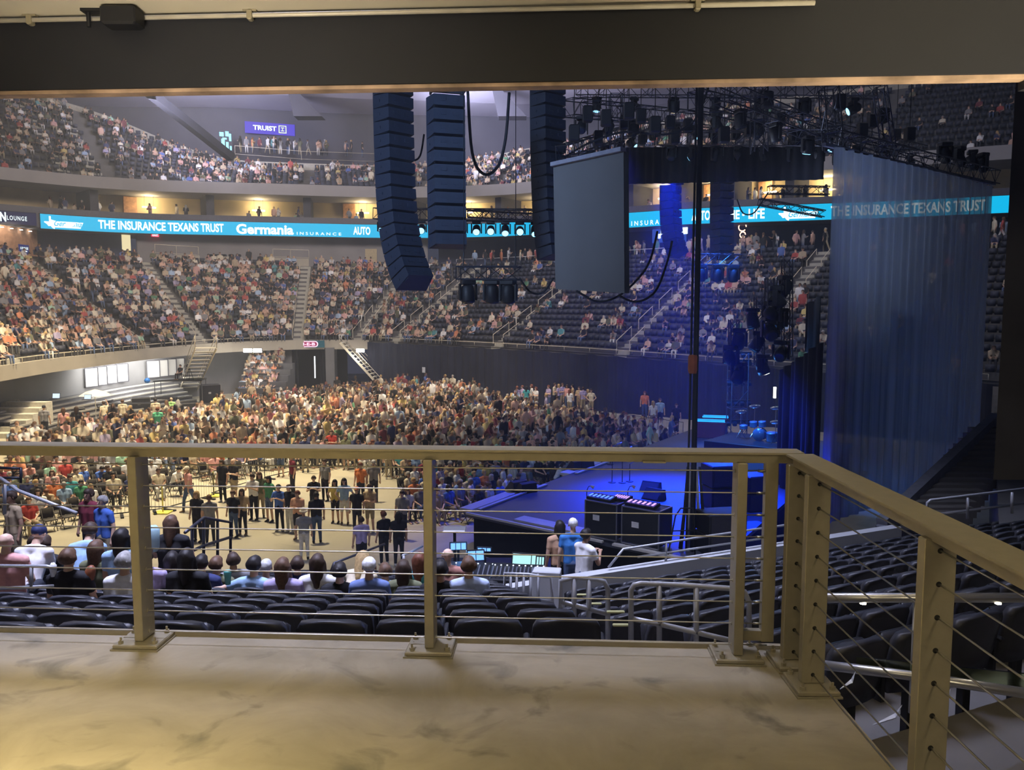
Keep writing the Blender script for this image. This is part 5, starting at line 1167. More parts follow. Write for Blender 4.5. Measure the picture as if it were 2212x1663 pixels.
# moving lights
yk = MB(); yk.box((0, 0, -.06), (.34, .28, .12), bev=.02); yk.box((-.2, 0, -.3), (.05, .12, .4), bev=.01); yk.box((.2, 0, -.3), (.05, .12, .4), bev=.01); ME_YOKE = yk.mesh('yoke', M_black)
hm = MB(); hm.lathe([(.08, .26), (.15, .2), (.165, .05), (.17, -.16), (.15, -.2)], 14); ME_HEAD = hm.mesh('lamp_head', M_black, True)
ln = MB(); ln.lathe([(.135, -.205), (.12, -.215), (.01, -.22)], 14)
ME_LENS = ln.mesh('lens', mat('lens_blue_glow', (.25, .65, 1), emit=3)); ME_LENSD = ln.mesh('lens', mat('lens_dark', (.03, .04, .06), .1))
def mover(p, rz, tilt, label, lit=False, sc=1.0):
    o = thing('moving_light', label, 'stage light', p, rz, 'moving lights on the trusses'); o.scale = (sc,) * 3
    link('yoke', ME_YOKE, o); h = link('lamp_head', ME_HEAD, o, (0, 0, -.36)); h.rotation_euler = (tilt, 0, 0); link('lens', ME_LENS if lit else ME_LENSD, h)
# front-of-house light truss with glowing heads
p, q = P(812, 462, 34), P(1172, 466, 31); truss(p, q, .45, 'long horizontal truss with a row of cyan glowing lamps left of the screen panel')
for i in range(12):
    c = p.lerp(q, (i + .5) / 12); px_ = int(pxof(*c)[0]); mover(c - Vector((0, 0, .24)), 0, R.uniform(-1.3, -.7), f'moving light {ordn[i]} from the left under the long truss, glowing cyan' , True, 1.0)
p, q = P(990, 590, 24), P(1122, 590, 23.4); truss(p, q, .38, 'short dark truss hanging below the line arrays with three heads')
for i, (f_, lab) in enumerate(((.16, 'left'), (.56, 'middle'), (.82, 'right'))): mover(p.lerp(q, f_) - Vector((0, 0, .2)), R.uniform(-.4, .4), R.uniform(-.3, .3), f'{lab} of the three unlit moving lights under the short truss', False, 1.25)
for px in (1000, 1112): c = P(px, 583, 23.8); b = MB(); b.tube([c, P(px + 2, 545, 23.8)], .02, 5); b.tube([P(px + 2, 545, 23.8), P(px + 2, 60, 23.8)], .012, 4); tag(b.build('hanging_chain', M_black), 'chain holding the ' + ('left' if px == 1000 else 'right') + ' end of the short truss', 'chain')
p, q = P(1500, 560, 38), P(1600, 562, 38); truss(p, q, .5, 'short truss right of the cable mast with three dark heads')
for i, f_ in enumerate((.15, .5, .85)): mover(p.lerp(q, f_) - Vector((0, 0, .25)), 0, .2, ('left', 'middle', 'right')[i] + ' dark moving light under the truss right of the cable mast', False, 1.4)
# overhead rig over the stage
rig_ = []
for (x0, y0, d0, x1, y1, d1, w_, lab) in (
    (1225, 232, 30, 1560, 262, 40, .6, 'upper rig truss left of the cable mast'), (1215, 330, 29, 1420, 262, 44, .5, 'rising rig truss above the screen panel'),
    (1330, 205, 34, 1330, 330, 34, .5, 'vertical rig truss left of the cable mast'), (1500, 215, 28, 1990, 330, 40, .6, 'long rig truss falling to the right above the gauze'),
    (1560, 200, 26, 2000, 380, 34, .6, 'second long rig truss falling to the right'), (1430, 300, 36, 1800, 300, 30, .6, 'level rig truss above the black header'),
    (1640, 190, 30, 1640, 330, 30, .5, 'vertical rig truss right of the cable mast'), (1790, 190, 27, 1800, 320, 27, .5, 'vertical rig truss above the gauze corner'), (1900, 190, 30, 1925, 350, 31, .4, 'vertical rig truss at the upper right'),
    (1250, 195, 36, 1900, 195, 30, .5, 'topmost rig truss just under the fascia'), (1660, 410, 36, 1790, 412, 36, .35, 'lattice truss above the far ribbon board'), (1640, 436, 37, 1780, 462, 37, .3, 'thin sloping truss in front of the far suites'), (1010, 462, 36, 1170, 470, 36, .3, 'thin lattice behind the row of glowing lamps')):
    truss(P(x0, y0, d0), P(x1, y1, d1), w_, lab, 'overhead rig'); rig_.append((P(x0, y0, d0), P(x1, y1, d1), lab))
k = 0
for (p, q, lab) in rig_[:2] + rig_[3:6] + rig_[9:10]:
    n_ = 7
    for i in range(n_): k += 1; mover(p.lerp(q, (i + .5) / n_) - Vector((0, 0, .3)), R.uniform(0, 6), R.uniform(-1.2, 1.2), f'{ordn[i]} moving light on the {lab}', k % 6 == 0, 1.1)
hmot = MB(); hmot.box((0, 0, 0), (.35, .35, .55), bev=.04); hmot.tube([(0, 0, .3), (0, 0, 9)], .015, 4); hmot.tube([(0, 0, -.3), (0, 0, -.7)], .02, 4); ME_HOIST = hmot.mesh('chain_hoist', M_black)
for i in range(30):
    px = 1240 + i * 25 + R.uniform(-8, 8); py = R.uniform(205, 300); o = link('chain_hoist', ME_HOIST, None, P(px, py, R.uniform(27, 40))); tag(o, f'black chain hoist {ordn[i]} from the left among the overhead trusses', 'hoist', 'chain hoists of the rig')
M_spark = mat('fixture_glint', (.8, .85, 1), emit=2.0)
for i, (px, y0, y1, Y) in enumerate(((1585, 690, 800, 33), (1640, 640, 790, 34), (1700, 560, 770, 33), (1665, 600, 700, 30))):
    truss(P(px, y1, Y), P(px, y0, Y), .35, 'dark hanging rigging tower, ' + ordn[i] + ' from the mast, in front of the far seats', 'side rigging towers')
    for q in range(3): mover(P(px + R.uniform(-14, 14), y0 + (y1 - y0) * (q + .5) / 3, Y), R.uniform(0, 6), R.uniform(-1.2, 1.2), ('upper', 'middle', 'lower')[q] + ' fixture on the ' + ordn[i] + ' hanging rigging tower', False, 1.6)
# black header cloth and wings
def cloth(name, p0, p1, z0a, z0b, z1a, z1b, m, label, folds=30, amp=.12, thick=.03):
    n_ = folds * 6; d = Vector((p1[0] - p0[0], p1[1] - p0[1], 0)); nn_ = Vector((-d.y, d.x, 0)).normalized(); vs = []
    for i in range(n_ + 1):
        f_ = i / n_; w_ = amp * (math.sin(f_ * folds * 6.283) + .5 * math.sin(f_ * folds * 2.7 + 1)); p = Vector((p0[0], p0[1], 0)) + d * f_ + nn_ * w_
        vs += [(p.x, p.y, z0a + (z0b - z0a) * f_), (p.x, p.y, z1a + (z1b - z1a) * f_)]
    b = MB(); b.add(vs, [(2 * i, 2 * i + 1, 2 * i + 3, 2 * i + 2) for i in range(n_)]); o = b.build(name, m, None, True); tag(o, label, 'curtain')
    if thick: md = o.modifiers.new('s', 'SOLIDIFY'); md.thickness = thick
    return o
p, q = P(1352, 318, 38), P(1782, 318, 30); p2, q2 = P(1352, 398, 38), P(1782, 388, 30)
cloth('header_curtain', (p.x, p.y), (q.x, q.y), p2.z, q2.z, p.z, q.z, M_blackcloth, 'wide black header cloth across the top of the stage rig', 20, .06)
p, q = P(1682, 800, 30), P(1776, 740, 25); pb = P(1682, 1015, 30)
cloth('wing_curtain', (p.x, p.y), (q.x, q.y), FZ, FZ, P(1682, 805, 30).z, P(1776, 740, 25).z, M_blackcloth, 'black stage wing curtain beside the left edge of the pale gauze', 7, .10)
p, q = P(1742, 660, 33), P(1776, 640, 28)
cloth('wing_curtain', (p.x, p.y), (q.x, q.y), P(1742, 760, 33).z, P(1776, 760, 28).z, p.z, q.z, M_blackcloth, 'black masking cloth above the stage wing, touching the gauze', 4, .10)
# translucent gauze
M_g = bpy.data.materials.new('blue_gauze'); M_g.use_nodes = True; nt = M_g.node_tree; nt.nodes.clear(); N = nt.nodes.new; L_ = nt.links.new
out = N('ShaderNodeOutputMaterial'); mx = N('ShaderNodeMixShader'); tr = N('ShaderNodeBsdfTransparent'); df = N('ShaderNodeBsdfDiffuse'); tl = N('ShaderNodeBsdfTranslucent'); m2 = N('ShaderNodeMixShader')
tc = N('ShaderNodeTexCoord'); mp = N('ShaderNodeMapping'); mp.inputs['Scale'].default_value = (1.1, 1.1, .012); ns = N('ShaderNodeTexNoise'); ns.inputs['Scale'].default_value = 2.2; ns.inputs['Detail'].default_value = 5
L_(tc.outputs['Object'], mp.inputs[0]); L_(mp.outputs[0], ns.inputs['Vector']); mr = N('ShaderNodeMapRange'); mr.inputs[1].default_value = .3; mr.inputs[2].default_value = .7; mr.inputs[3].default_value = .80; mr.inputs[4].default_value = .985; L_(ns.outputs[0], mr.inputs[0])
rp_ = N('ShaderNodeValToRGB'); rp_.color_ramp.elements[0].position = .35; rp_.color_ramp.elements[0].color = (.16, .20, .28, 1); rp_.color_ramp.elements[1].position = .66; rp_.color_ramp.elements[1].color = (.46, .54, .66, 1); L_(ns.outputs[0], rp_.inputs[0]); L_(rp_.outputs[0], df.inputs[0])
df.inputs[0].default_value = (.30, .36, .46, 1); tl.inputs[0].default_value = (.26, .32, .44, 1); m2.inputs[0].default_value = .35; L_(df.outputs[0], m2.inputs[1]); L_(tl.outputs[0], m2.inputs[2])
L_(mr.outputs[0], mx.inputs[0]); L_(tr.outputs[0], mx.inputs[1]); L_(m2.outputs[0], mx.inputs[2]); L_(mx.outputs[0], out.inputs[0]); MATS['blue_gauze'] = M_g
gl, gr = P(1779, 315, 24), P(2143, 402, 34); glb = P(1772, 1165, 24)
cloth('gauze_curtain', (glb.x, 24), (gr.x, 34), -4.9, -5.2, gl.z, gr.z, M_g, 'tall translucent blue-grey gauze curtain hanging behind the stage at the right', 22, .055, 0)
b = MB(); b.bar(P(1780, 312, 24), P(2148, 398, 34), .12, .1); tag(b.build('curtain_track', mat('gauze_track', (.20, .23, .32), .6)), 'pale track along the top of the gauze curtain', 'curtain track')
truss(P(1800, 305, 24.6), P(2145, 384, 34.2), .55, 'lattice truss carrying the gauze curtain, ending at the dark column')
for i, f_ in enumerate((.62, .72, .82, .9)): mover(P(1800, 305, 24.6).lerp(P(2145, 384, 34.2), f_) + Vector((0, 0, .9)), .6 * i, 2.6, f'{ordn[i]} fixture from the left standing on the gauze truss', False, 1.3)
# hanging cable loops
M_cbl = mat('black_cable', (.012, .014, .022), .7)
def cable(pts, r, lab):
    out_ = []; n_ = len(pts)
    for i in range(n_ - 1):
        p0, p1, p2, p3 = pts[max(i - 1, 0)], pts[i], pts[i + 1], pts[min(i + 2, n_ - 1)]
        for k_ in range(6):
            t_ = k_ / 6; out_.append(.5 * ((2 * p1) + (p2 - p0) * t_ + (2 * p0 - 5 * p1 + 4 * p2 - p3) * t_ ** 2 + (3 * p1 - p0 - 3 * p2 + p3) * t_ ** 3))
    out_.append(pts[-1]); b = MB(); b.tube(out_, r, 6); tag(b.build('hanging_cable', M_cbl, None, True), lab, 'cable')
cable([P(1010, 190, 27), P(1020, 330, 27), P(1045, 376, 27), P(1075, 360, 27), P(1092, 300, 27), P(1100, 200, 27)], .05, 'thick cable loop between the straight array and the next one')
cable([P(880, 330, 29), P(893, 346, 29), P(908, 335, 29), P(916, 290, 29)], .035, 'small cable loop between the two leftmost arrays')
cable([P(1122, 600, 24), P(1145, 630, 24), P(1172, 632, 24), P(1196, 600, 24)], .03, 'thin cable loop left of the screen panel foot')
cable([P(1245, 628, 24.5), P(1290, 651, 24.5), P(1335, 640, 24.5), P(1380, 600, 24.5), P(1405, 560, 24.5), P(1420, 500, 25)], .035, 'cable looping from under the screen panel up to the right')
cable([P(1335, 638, 24.5), P(1375, 652, 24.5), P(1415, 630, 24.5), P(1440, 570, 25), P(1452, 520, 25)], .035, 'lower cable loop beside the screen panel')
cable([P(1592, 430, 34), P(1605, 460, 34), P(1628, 460, 34), P(1650, 430, 34), P(1660, 415, 34)], .03, 'cable loop in front of the far suite lights')
cable([P(1530, 190, 31), P(1500, 260, 31), P(1440, 290, 31), P(1350, 285, 31), P(1270, 310, 31), P(1205, 350, 31)], .04, 'long sagging cable across the upper rig')
# ------------------------------------------------ monitor mixing position below the stage
DZ = -5.35
mp_ = PZ(1090, 1262, DZ); o = thing('riser_platform', 'dark low platform under the mixing desk beside the stage wall', 'platform', (mp_.x - .3, mp_.y + .6, FZ)); b = MB(); b.box((0, 0, .42), (4.6, 3.4, .85), bev=.02); b.build('deck', M_black, o)
M_scr = mat('monitor_glow', (.45, .85, .85), emit=1.15); M_scrb = mat('monitor_blue_glow', (.15, .38, 1), emit=1.8)
def console(px, py, Y, w_, h_, rz, m, lab, rows=(1, 1, 1)):
    p = P(px, py, Y); o = thing('computer_monitor', lab, 'monitor', p, rz)
    b = MB(); b.box((0, .03, 0), (w_, .05, h_), rotm('X', -.3), bev=.01); b.build('casing', M_black, o); b = MB(); n_ = len(rows); x = -w_ / 2 + .02; tot = sum(rows)
    for r_ in rows: ww = (w_ - .04) * r_ / tot; b.box((x + ww / 2, -.0, 0), (ww - .02, .012, h_ - .05), rotm('X', -.3)); x += ww
    b.build('display', m, o); b = MB(); b.tube([(0, .06, 0), (0, .1, -h_ / 2 - .3)], .03, 6); b.build('stand', M_black, o)
console(1134, 1208, 17.0, .62, .27, -.25, M_scr, 'wide pale lit monitor at the right of the mixing position', (3, 1)); console(1167, 1213, 16.8, .22, .25, -.25, M_scr, 'small pale lit monitor right of the wide one')
console(1028, 1200, 17.4, .42, .26, .2, M_scrb, 'blue-white monitor in the middle of the mixing position', (1, 1)); console(1046, 1187, 17.9, .36, .12, -.1, M_scrb, 'narrow blue monitor above the middle one')
console(990, 1180, 18.2, .42, .2, .1, M_scrb, 'bright blue monitor at the left of the mixing position')
def desk(px, py, Y, w_, lab):
    p = P(px, py, Y); o = thing('mixing_desk', lab, 'mixing desk', (p.x, p.y, p.z), -.1)
    b = MB(); b.box((0, 0, 0), (w_, .7, .12), rotm('X', .2), bev=.02); b.build('console', M_black, o); b = MB()
    for i in range(14): b.box((-w_ / 2 + w_ * (i + .5) / 14, -.08, .07), (.03, .45, .01), rotm('X', .2))
    b.build('fader_bank', mat('fader_grey', (.12, .13, .16), .5), o); b = MB()
    for i in range(9): b.box((-w_ / 2 + w_ * (i + .5) / 9, .2, .125), (.025, .025, .01), rotm('X', .2))
    b.build('indicator_lights', M_wh, o)
    b = MB(); b.bar((-w_ / 2 + .1, 0, -.5), (-w_ / 2 + .1, 0, 0), .08, .08); b.bar((w_ / 2 - .1, 0, -.5), (w_ / 2 - .1, 0, 0), .08, .08); b.build('legs', M_black, o)
desk(1030, 1235, 16.9, 1.5, 'black mixing console with small white lights under the blue monitors'); desk(1120, 1240, 16.4, 1.2, 'black mixing console below the wide pale monitor')
p = P(982, 1143, 20.0); o = thing('small_table', 'small grey round-cornered table left of the stage corner', 'table', (p.x, p.y, FZ)); hh = p.z - FZ
b = MB(); b.box((0, 0, hh), (.6, .45, .05), bev=.02); b.build('tabletop', M_lgrey, o); b = MB(); b.tube([(0, 0, 0), (0, 0, hh)], .04, 8); b.build('leg', M_black, o)
light('desk_glow', 'POINT', P(1000, 1185, 17.6), (0, 0, 0), 18, (.15, .4, 1), .1)
# pale electrical cabinet and rails by the aisle
p = P(1181, 1285, 12.0); b = MB(); b.box((0, 0, 0), (.44, .3, .82), rotm('X', -.05), bev=.015); o = tag(b.build('utility_cabinet', M_pale, None, False, (p.x, p.y, p.z)), 'pale grey metal cabinet beside the aisle railing', 'cabinet'); o.rotation_euler = (0, 0, -.15)
def tube_rail(pts_top, z0s, r, label, mid=None, posts=None, m=None, group=None, name='aisle_railing'):
    o = thing(name, label, 'railing', (0, 0, 0), 0, group); b = MB(); b.tube(pts_top, r, 10); b.build('top_rail', m or M_lgrey, o, True)
    if mid: b = MB(); b.tube(mid, r, 10); b.build('mid_rail', m or M_lgrey, o, True)
    for (a0, a1) in posts or []: b = MB(); b.tube([a0, a1], r, 10); b.build('post', m or M_lgrey, o, True)
d1 = 5.6
def rp(px, py, d=d1): return P(px, py, d)
tube_rail([rp(1363, 1400), rp(1363, 1275), rp(1370, 1263), rp(1385, 1260), rp(1480, 1264), rp(1590, 1272), rp(1608, 1278), rp(1618, 1300), rp(1618, 1366)], 0, .021, 'large pale tubular aisle railing just beyond the front railing, right part', [rp(1363, 1336), rp(1425, 1348), rp(1505, 1366), rp(1590, 1386)], [(rp(1424, 1262), rp(1424, 1402)), (rp(1504, 1266), rp(1504, 1402))])
d2 = 7.6
tube_rail([rp(1211, 1360, d2), rp(1211, 1255, d2), rp(1240, 1247, d2), rp(1290, 1252, d2), rp(1305, 1256, d2), rp(1313, 1272, d2), rp(1313, 1395, d2)], 0, .026, 'medium pale tubular aisle railing left of the large one', [rp(1211, 1300, d2), rp(1260, 1312, d2), rp(1313, 1326, d2)], [(rp(1240, 1248, d2), rp(1240, 1370, d2)), (rp(1272, 1250, d2), rp(1272, 1380, d2))])
d3 = 11.0
tube_rail([rp(1090, 1330, d3), rp(1090, 1238, d3), rp(1140, 1240, d3), rp(1190, 1248, d3), rp(1196, 1330, d3)], 0, .022, 'pale balustrade with upright bars in front of the mixing position', [rp(1090, 1280, d3), rp(1190, 1300, d3)], [(rp(x, 1240, d3), rp(x, 1325, d3)) for x in (1103, 1116, 1131, 1146, 1162)])
# rail on top of the pale wall beside the stage
def on_wall(q, dz=0): p = WL0 + wd * q + wn * .1; return Vector((p.x, p.y, -2.72 + dz))
tube_rail([on_wall(2.4, .05), on_wall(2.7, .34), on_wall(4.6, .36), on_wall(7.2, .36), on_wall(7.4, .05)], 0, .022, 'thin pale rail on top of the wall beside the stage', [on_wall(3.0, .16), on_wall(7.3, .16)], [(on_wall(q, 0), on_wall(q, .35)) for q in (3.6, 5.2, 6.4)])
o = tube_rail([P(2003, 1112, 13.5), P(2003, 1086, 13.5), P(2010, 1080, 13.5), P(2240, 1052, 14.5)], 0, .024, 'pale two-bar rail at the right edge above the dark seats', [P(2032, 1110, 13.6), P(2240, 1083, 14.5)], [(P(x, 1075 - (x - 2090) * .12, 13.8), P(x, 1120 - (x - 2090) * .12, 13.8)) for x in (2090, 2186)])
# sloping aisle parapet right of the gauze
p, q = P(1905, 1130, 17.5), P(2150, 900, 23); b = MB(); b.bar(p, q, .25, .22); b.bar(p - Vector((0, 0, .55)), q - Vector((0, 0, .55)), .2, 1.0); struct(b.build('wall_aisle', mat('sloping_parapet', (.16, .17, .21), .8)))
b = MB()
for i in range(16):
    c = P(1985 + i * 10, 1100 - i * 12, 18 + .3 * i); b.box((c.x + .3, c.y, c.z - .25), (1.6, .35, .4))
struct(b.build('floor_end_steps', M_tread))
b = MB(); b.prism([(9.6, 15), (40, 15), (60, 50), (31, 50)], FZ, -2.5); struct(b.build('floor_end_base', M_tier))
# end tier at the right behind the gauze: stepped rows
b = MB()
for r in range(16):
    a0 = P(1905, 1100, 19); z = -3.2 + .55 * r; y0 = 24 + .0; b.prism([(13.4 + .9 * r, 16 + .5 * r), (14.3 + .9 * r, 15.6 + .5 * r), (36 + .9 * r, 42 + .5 * r), (35 + .9 * r, 42.6 + .5 * r)], z - .5, z)
struct(b.build('floor_end_tier', M_tier))
# ================================================================ left end: mixing riser, stairs, tunnel, signs
Fx = lambda px, py: PZ(px, py, FZ)
sT = (s_t0 + s_t1) / 2; tx, ty = bp(sT, 0); rzT = -math.radians(bst(sT)[2])
zt = zf(sT)
# entrance tunnel
W_T = abs(s_t1 - s_t0)
struct(band('wall_tunnel_header', s_t0, s_t1, -.2, .1, lambda s: zf(s) - .75, lambda s: zf(s) + .1, M_para, 10))
o = thing('tunnel_entrance', 'dark curtained entrance tunnel below the short upper section', 'entrance', (tx, ty, FZ), rzT)
H_ = zt - .7 - FZ
b = MB(); b.box((0, 2.6, H_ / 2), (W_T + 3, .1, H_)); b.build('back_curtain', M_blackcloth, o)
for i in (-1, 1): b = MB(); b.box((i * W_T / 2, 1.2, H_ / 2), (.9, 2.4, H_)); b.build('side_wall', M_under, o); b = MB(); b.tube([(i * W_T * .28 + .05 * k * i, -.05, 0) for k in range(2)], .1, 5); 
for i in (-1, 1): b = MB(); [b.tube([(i * W_T * .33 + .22 * k, .2, 0), (i * W_T * .33 + .22 * k, .2, H_)], .12, 6) for k in (-1, 0, 1)]; b.build('curtain', M_blackcloth, o)
b = MB(); b.box((W_T * .12, .6, H_ * .55), (.12, .05, H_ * .5)); b.build('light_strip', mat('tunnel_light', (.9, .95, 1), emit=2), o)
o = thing('entrance_sign', 'small lit sign with a rounded pink-white logo over the tunnel', 'sign', (tx, ty, zt - .3), rzT)
b = MB(); b.box((0, -.3, 0), (W_T * .78, .1, .72), bev=.02); b.build('panel', mat('teal_panel', (.02, .12, .17), .6), o)
def rrect(b, cx, cz, w_, h_, y, n=8, mi=0):
    pts = []; r = h_ / 2
    for sgn, a0 in ((1, -90), (-1, 90)):
        for k in range(n + 1): a = math.radians(a0 + 180 * k / n); pts.append((cx + sgn * (w_ / 2 - r) + r * math.cos(a), y, cz + r * math.sin(a)))
    b.add(pts, [tuple(range(len(pts)))], mi)
M_pinkl = mat('sign_pink_white', (1, .62, .80), emit=1.6)
b = MB(); rrect(b, 0, 0, 2.1, .62, -.37); b.build('logo_ring', M_pinkl, o)
b = MB(); rrect(b, 0, 0, 1.9, .46, -.38); b.build('logo_field', mat('sign_red', (.55, .05, .18), emit=.7), o)
def flat_text(txt, w_, h_, m, parent, loc, bold=.02, rx=0):
    v, f = text_mesh(txt, bold); x0, x1, y0, y1 = v[:, 0].min(), v[:, 0].max(), v[:, 1].min(), v[:, 1].max()
    b = MB(); b.add([((p[0] - x0) / (x1 - x0) * w_ - w_ / 2, 0, (p[1] - y0) / (y1 - y0) * h_ - h_ / 2) for p in v], f); return b.build('lettering', m, parent, False, loc)
flat_text('H-E-B', 1.5, .30, M_pinkl, o, (0, -.39, 0), .03)
# stairs (right of tunnel and at the left)
def stairs(p0, p1, w_, n_, label, flip=1, side_rail=True):
    """p0 foot, p1 head"""
    p0 = Vector(p0); p1 = Vector(p1); d = p1 - p0; h = Vector((d.x, d.y, 0)); L = h.length; rz = math.atan2(h.y, h.x); H = d.z
    o = thing('metal_stair', label, 'stairs', p0, rz)
    for i in range(n_): b = MB(); b.box((L * (i + .5) / n_, 0, H * (i + 1) / n_), (L / n_ * 1.05, w_, .06)); b.build('tread', M_stepl, o)
    for s_ in (-1, 1):
        b = MB(); b.bar((0, s_ * w_ / 2, 0), (L, s_ * w_ / 2, H), .06, .22); b.build('stringer', M_cream, o)
        b = MB(); b.tube([(0, s_ * w_ / 2, 0), (0, s_ * w_ / 2, 1.0), (L, s_ * w_ / 2, H + 1.0), (L, s_ * w_ / 2, H)], .035, 6); b.tube([(0, s_ * w_ / 2, .55), (L, s_ * w_ / 2, H + .55)], .025, 5); b.build('handrail', M_cream, o, True)
M_stepl = mat('pale_stair_tread', (.55, .53, .46), .7)
s1_ = s_at(745, lambda s: bp(s, -.5), -1); q = bp(s1_, -.9); f0 = Fx(838, 846); stairs((f0.x, f0.y, FZ), (q[0], q[1], zf(s1_) - .1), 2.4, 16, 'pale metal stair with handrails right of the tunnel, going down to the floor')
f0 = Fx(355, 858); q0 = P(445, 752, 62); stairs((f0.x + 2.0, f0.y + .8, FZ + .6), (q0.x, q0.y, q0.z), 1.6, 12, 'pale metal stair at the left below the parapet, behind the camera platform')
# work lights under the parapet
M_work = mat('work_light', (1, .97, .9), emit=22)
for (px, py, Y, lab) in ((535, 757, 74, 'left of the two bright work lamps under the parapet by the bleacher'), (556, 757, 74, 'right of the two bright work lamps under the parapet by the bleacher'), (778, 757, 79, 'bright work lamp above the stair right of the tunnel'), (1674, 848, 44, 'bright work lamp behind the stage wing')):
    p = P(px, py, Y); o = thing('work_lamp', lab, 'lamp', p); w_, h_ = (.9, .42) if px < 1000 else (.22, .7); b = MB(); b.box((0, .1, 0), (w_, .12, h_), bev=.03); b.build('housing', M_black, o); b = MB(); b.box((0, .03, 0), (w_ - .08, .02, h_ - .08)); b.build('lamp_panel', M_work, o)
    light('work_light', 'POINT', p - Vector((0, .5, .3)), p, 220 if px < 1000 else 60, (1, .95, .85), .3)
# bright wall panels under the left parapet
M_panel = mat('silver_wall_panel', (.5, .5, .5), .35, .3, .08, 1)
for i, px in enumerate((196, 216, 238, 262, 330, 348, 366, 384)):
    s = s_at(px, lambda s: bp(s, 2.2), -3); x, y = bp(s, 2.2); o = thing('wall_cabinet', f'{ordn[i]} silver wall panel from the left in the lit recess under the parapet', 'panel', (x, y, zf(s) - 3.0), -math.radians(bst(s)[2]), 'silver panels in the recess')
    b = MB(); b.box((0, 0, 1.0), (1.3, .12, 1.5), bev=.02); b.build('panel', M_panel, o); b = MB()
    for (cx_, cz_, w_, h_) in ((0, 1.78, 1.3, .07), (0, .22, 1.3, .07), (-.65, 1, .07, 1.5), (.65, 1, .07, 1.5)): b.box((cx_, -.08, cz_), (w_, .05, h_))
    b.build('frame', M_dark, o)
sL = s_at(300, lambda s: bp(s, 1.4), -2); light('recess_light', 'AREA', (*bp(sL, .8), zf(sL) - 1.0), (*bp(sL, 2.4), zf(sL) - 2.6), 900, (1, .97, .9), 6)
sL = s_at(225, lambda s: bp(s, 1.4), -2); light('recess_light', 'AREA', (*bp(sL, .8), zf(sL) - 1.0), (*bp(sL, 2.4), zf(sL) - 2.6), 600, (1, .97, .9), 5)
# folded bleacher steps under the parapet
M_bleach = mat('bleacher_dark', (.10, .10, .11), .6, 0, .1, 2); M_nose = mat('bleacher_nosing', (.36, .35, .32), .5)
bl = thing('folding_bleacher', 'dark stepped bleacher below the left parapet, its rows empty', 'bleacher', (0, 0, 0))
sb0, sb1 = s_at(395, lambda s: bp(s, 0), -3), s_at(20, lambda s: bp(s, 0), -3)
for r in range(6):
    sl = [sb0 + (sb1 - sb0) * i / 30 for i in range(31)]; z = lambda s, r=r: FZ + (zf(s) - 3.2 - FZ) * (r + 1) / 6; o0 = -2.1 + .74 * r
    b = MB(); loft(b, [lambda s: (o0, FZ), lambda s: (o0, z(s)), lambda s: (o0 + .75, z(s))], sl); loft(b, [lambda s: (o0 - .03, z(s) - .1), lambda s: (o0 - .03, z(s) + .02), lambda s: (o0 + .12, z(s) + .02)], sl, 1); b.build('step', [M_bleach, M_nose], bl)
bl2 = thing('folding_bleacher', 'small bleacher with spectators in front of the parapet beside the tunnel', 'bleacher', (0, 0, 0))
for r in range(6):
    p = Fx(558, 860); b = MB(); b.box((p.x + .2, p.y - .6 + .8 * r, FZ + .2 + .275 * r), (4.6, .8, .4 + .55 * r)); b.build('step', M_bleach, bl2)
# sound riser equipment
def table(px, py, w_, d, h, lab, m=None, z=FZ, name='equipment_table', cat='table'):
    p = PZ(px, py, z); o = thing(name, lab, cat, p, .2); b = MB(); b.box((0, 0, h), (w_, d, .08), bev=.02); b.build('tabletop', m or M_black, o)
    for i in (-1, 1):
        for j in (-1, 1): b = MB(); b.tube([(i * (w_ / 2 - .1), j * (d / 2 - .1), 0), (i * (w_ / 2 - .1), j * (d / 2 - .1), h)], .03, 5); b.build('leg', M_black, o)
    return p
table(392, 874, 4.0, 2.4, 2.2, 'raised black camera platform with a seated operator', None, FZ, 'camera_platform', 'platform')
p = PZ(392, 874, FZ); person('sit_back', (p.x, p.y, FZ + 2.24), 2.8, 'black', ('short', 'black'), 'black', 1, 'camera operator in black seated on the raised black platform at the left'); 
o = thing('video_camera', 'tripod video camera beside the operator on the raised platform', 'camera', (p.x + .9, p.y - .2, FZ + 2.24)); b = MB(); b.box((0, 0, 1.25), (.25, .6, .28), bev=.03); b.tube([(0, -.3, 1.25), (0, -.55, 1.25)], .07, 8); b.build('body', M_black, o); b = MB()
for a in (0, 2.1, 4.2): b.tube([(0, 0, 1.1), (.35 * math.cos(a), .35 * math.sin(a), 0)], .025, 5)
b.build('tripod', M_black, o)
table(280, 899, 4.5, 1.2, 1.0, 'long black mixing table in the sound area'); table(200, 893, 3.0, 1.2, 1.05, 'black equipment table at the left of the sound area'); table(338, 886, 3.2, 1.2, 1.0, 'black equipment table right of the long mixing table')
for i, (px, py, w_, d, h, lab) in enumerate(((120, 903, 1.6, 1.0, 1.5, 'tall black road case at the left of the sound area'), (95, 884, 1.2, 1.0, 1.9, 'tallest black rack behind the sound area'), (235, 884, 1.5, .9, 1.2, 'black road case behind the equipment table'), (305, 888, 1.4, .9, 1.1, 'black road case in the middle of the sound area'), (455, 872, 1.6, 1.0, 1.7, 'dark road case right of the camera platform'), (160, 908, 1.4, .9, .9, 'low black case in front of the sound area'), (400, 890, 2.4, .8, .7, 'low black case in front of the camera platform'), (75, 917, 1.3, .9, 1.5, 'dark case beside the left stair rails'))):
    case(Fx(px, py), .2 + .1 * i, w_, d, h, lab)
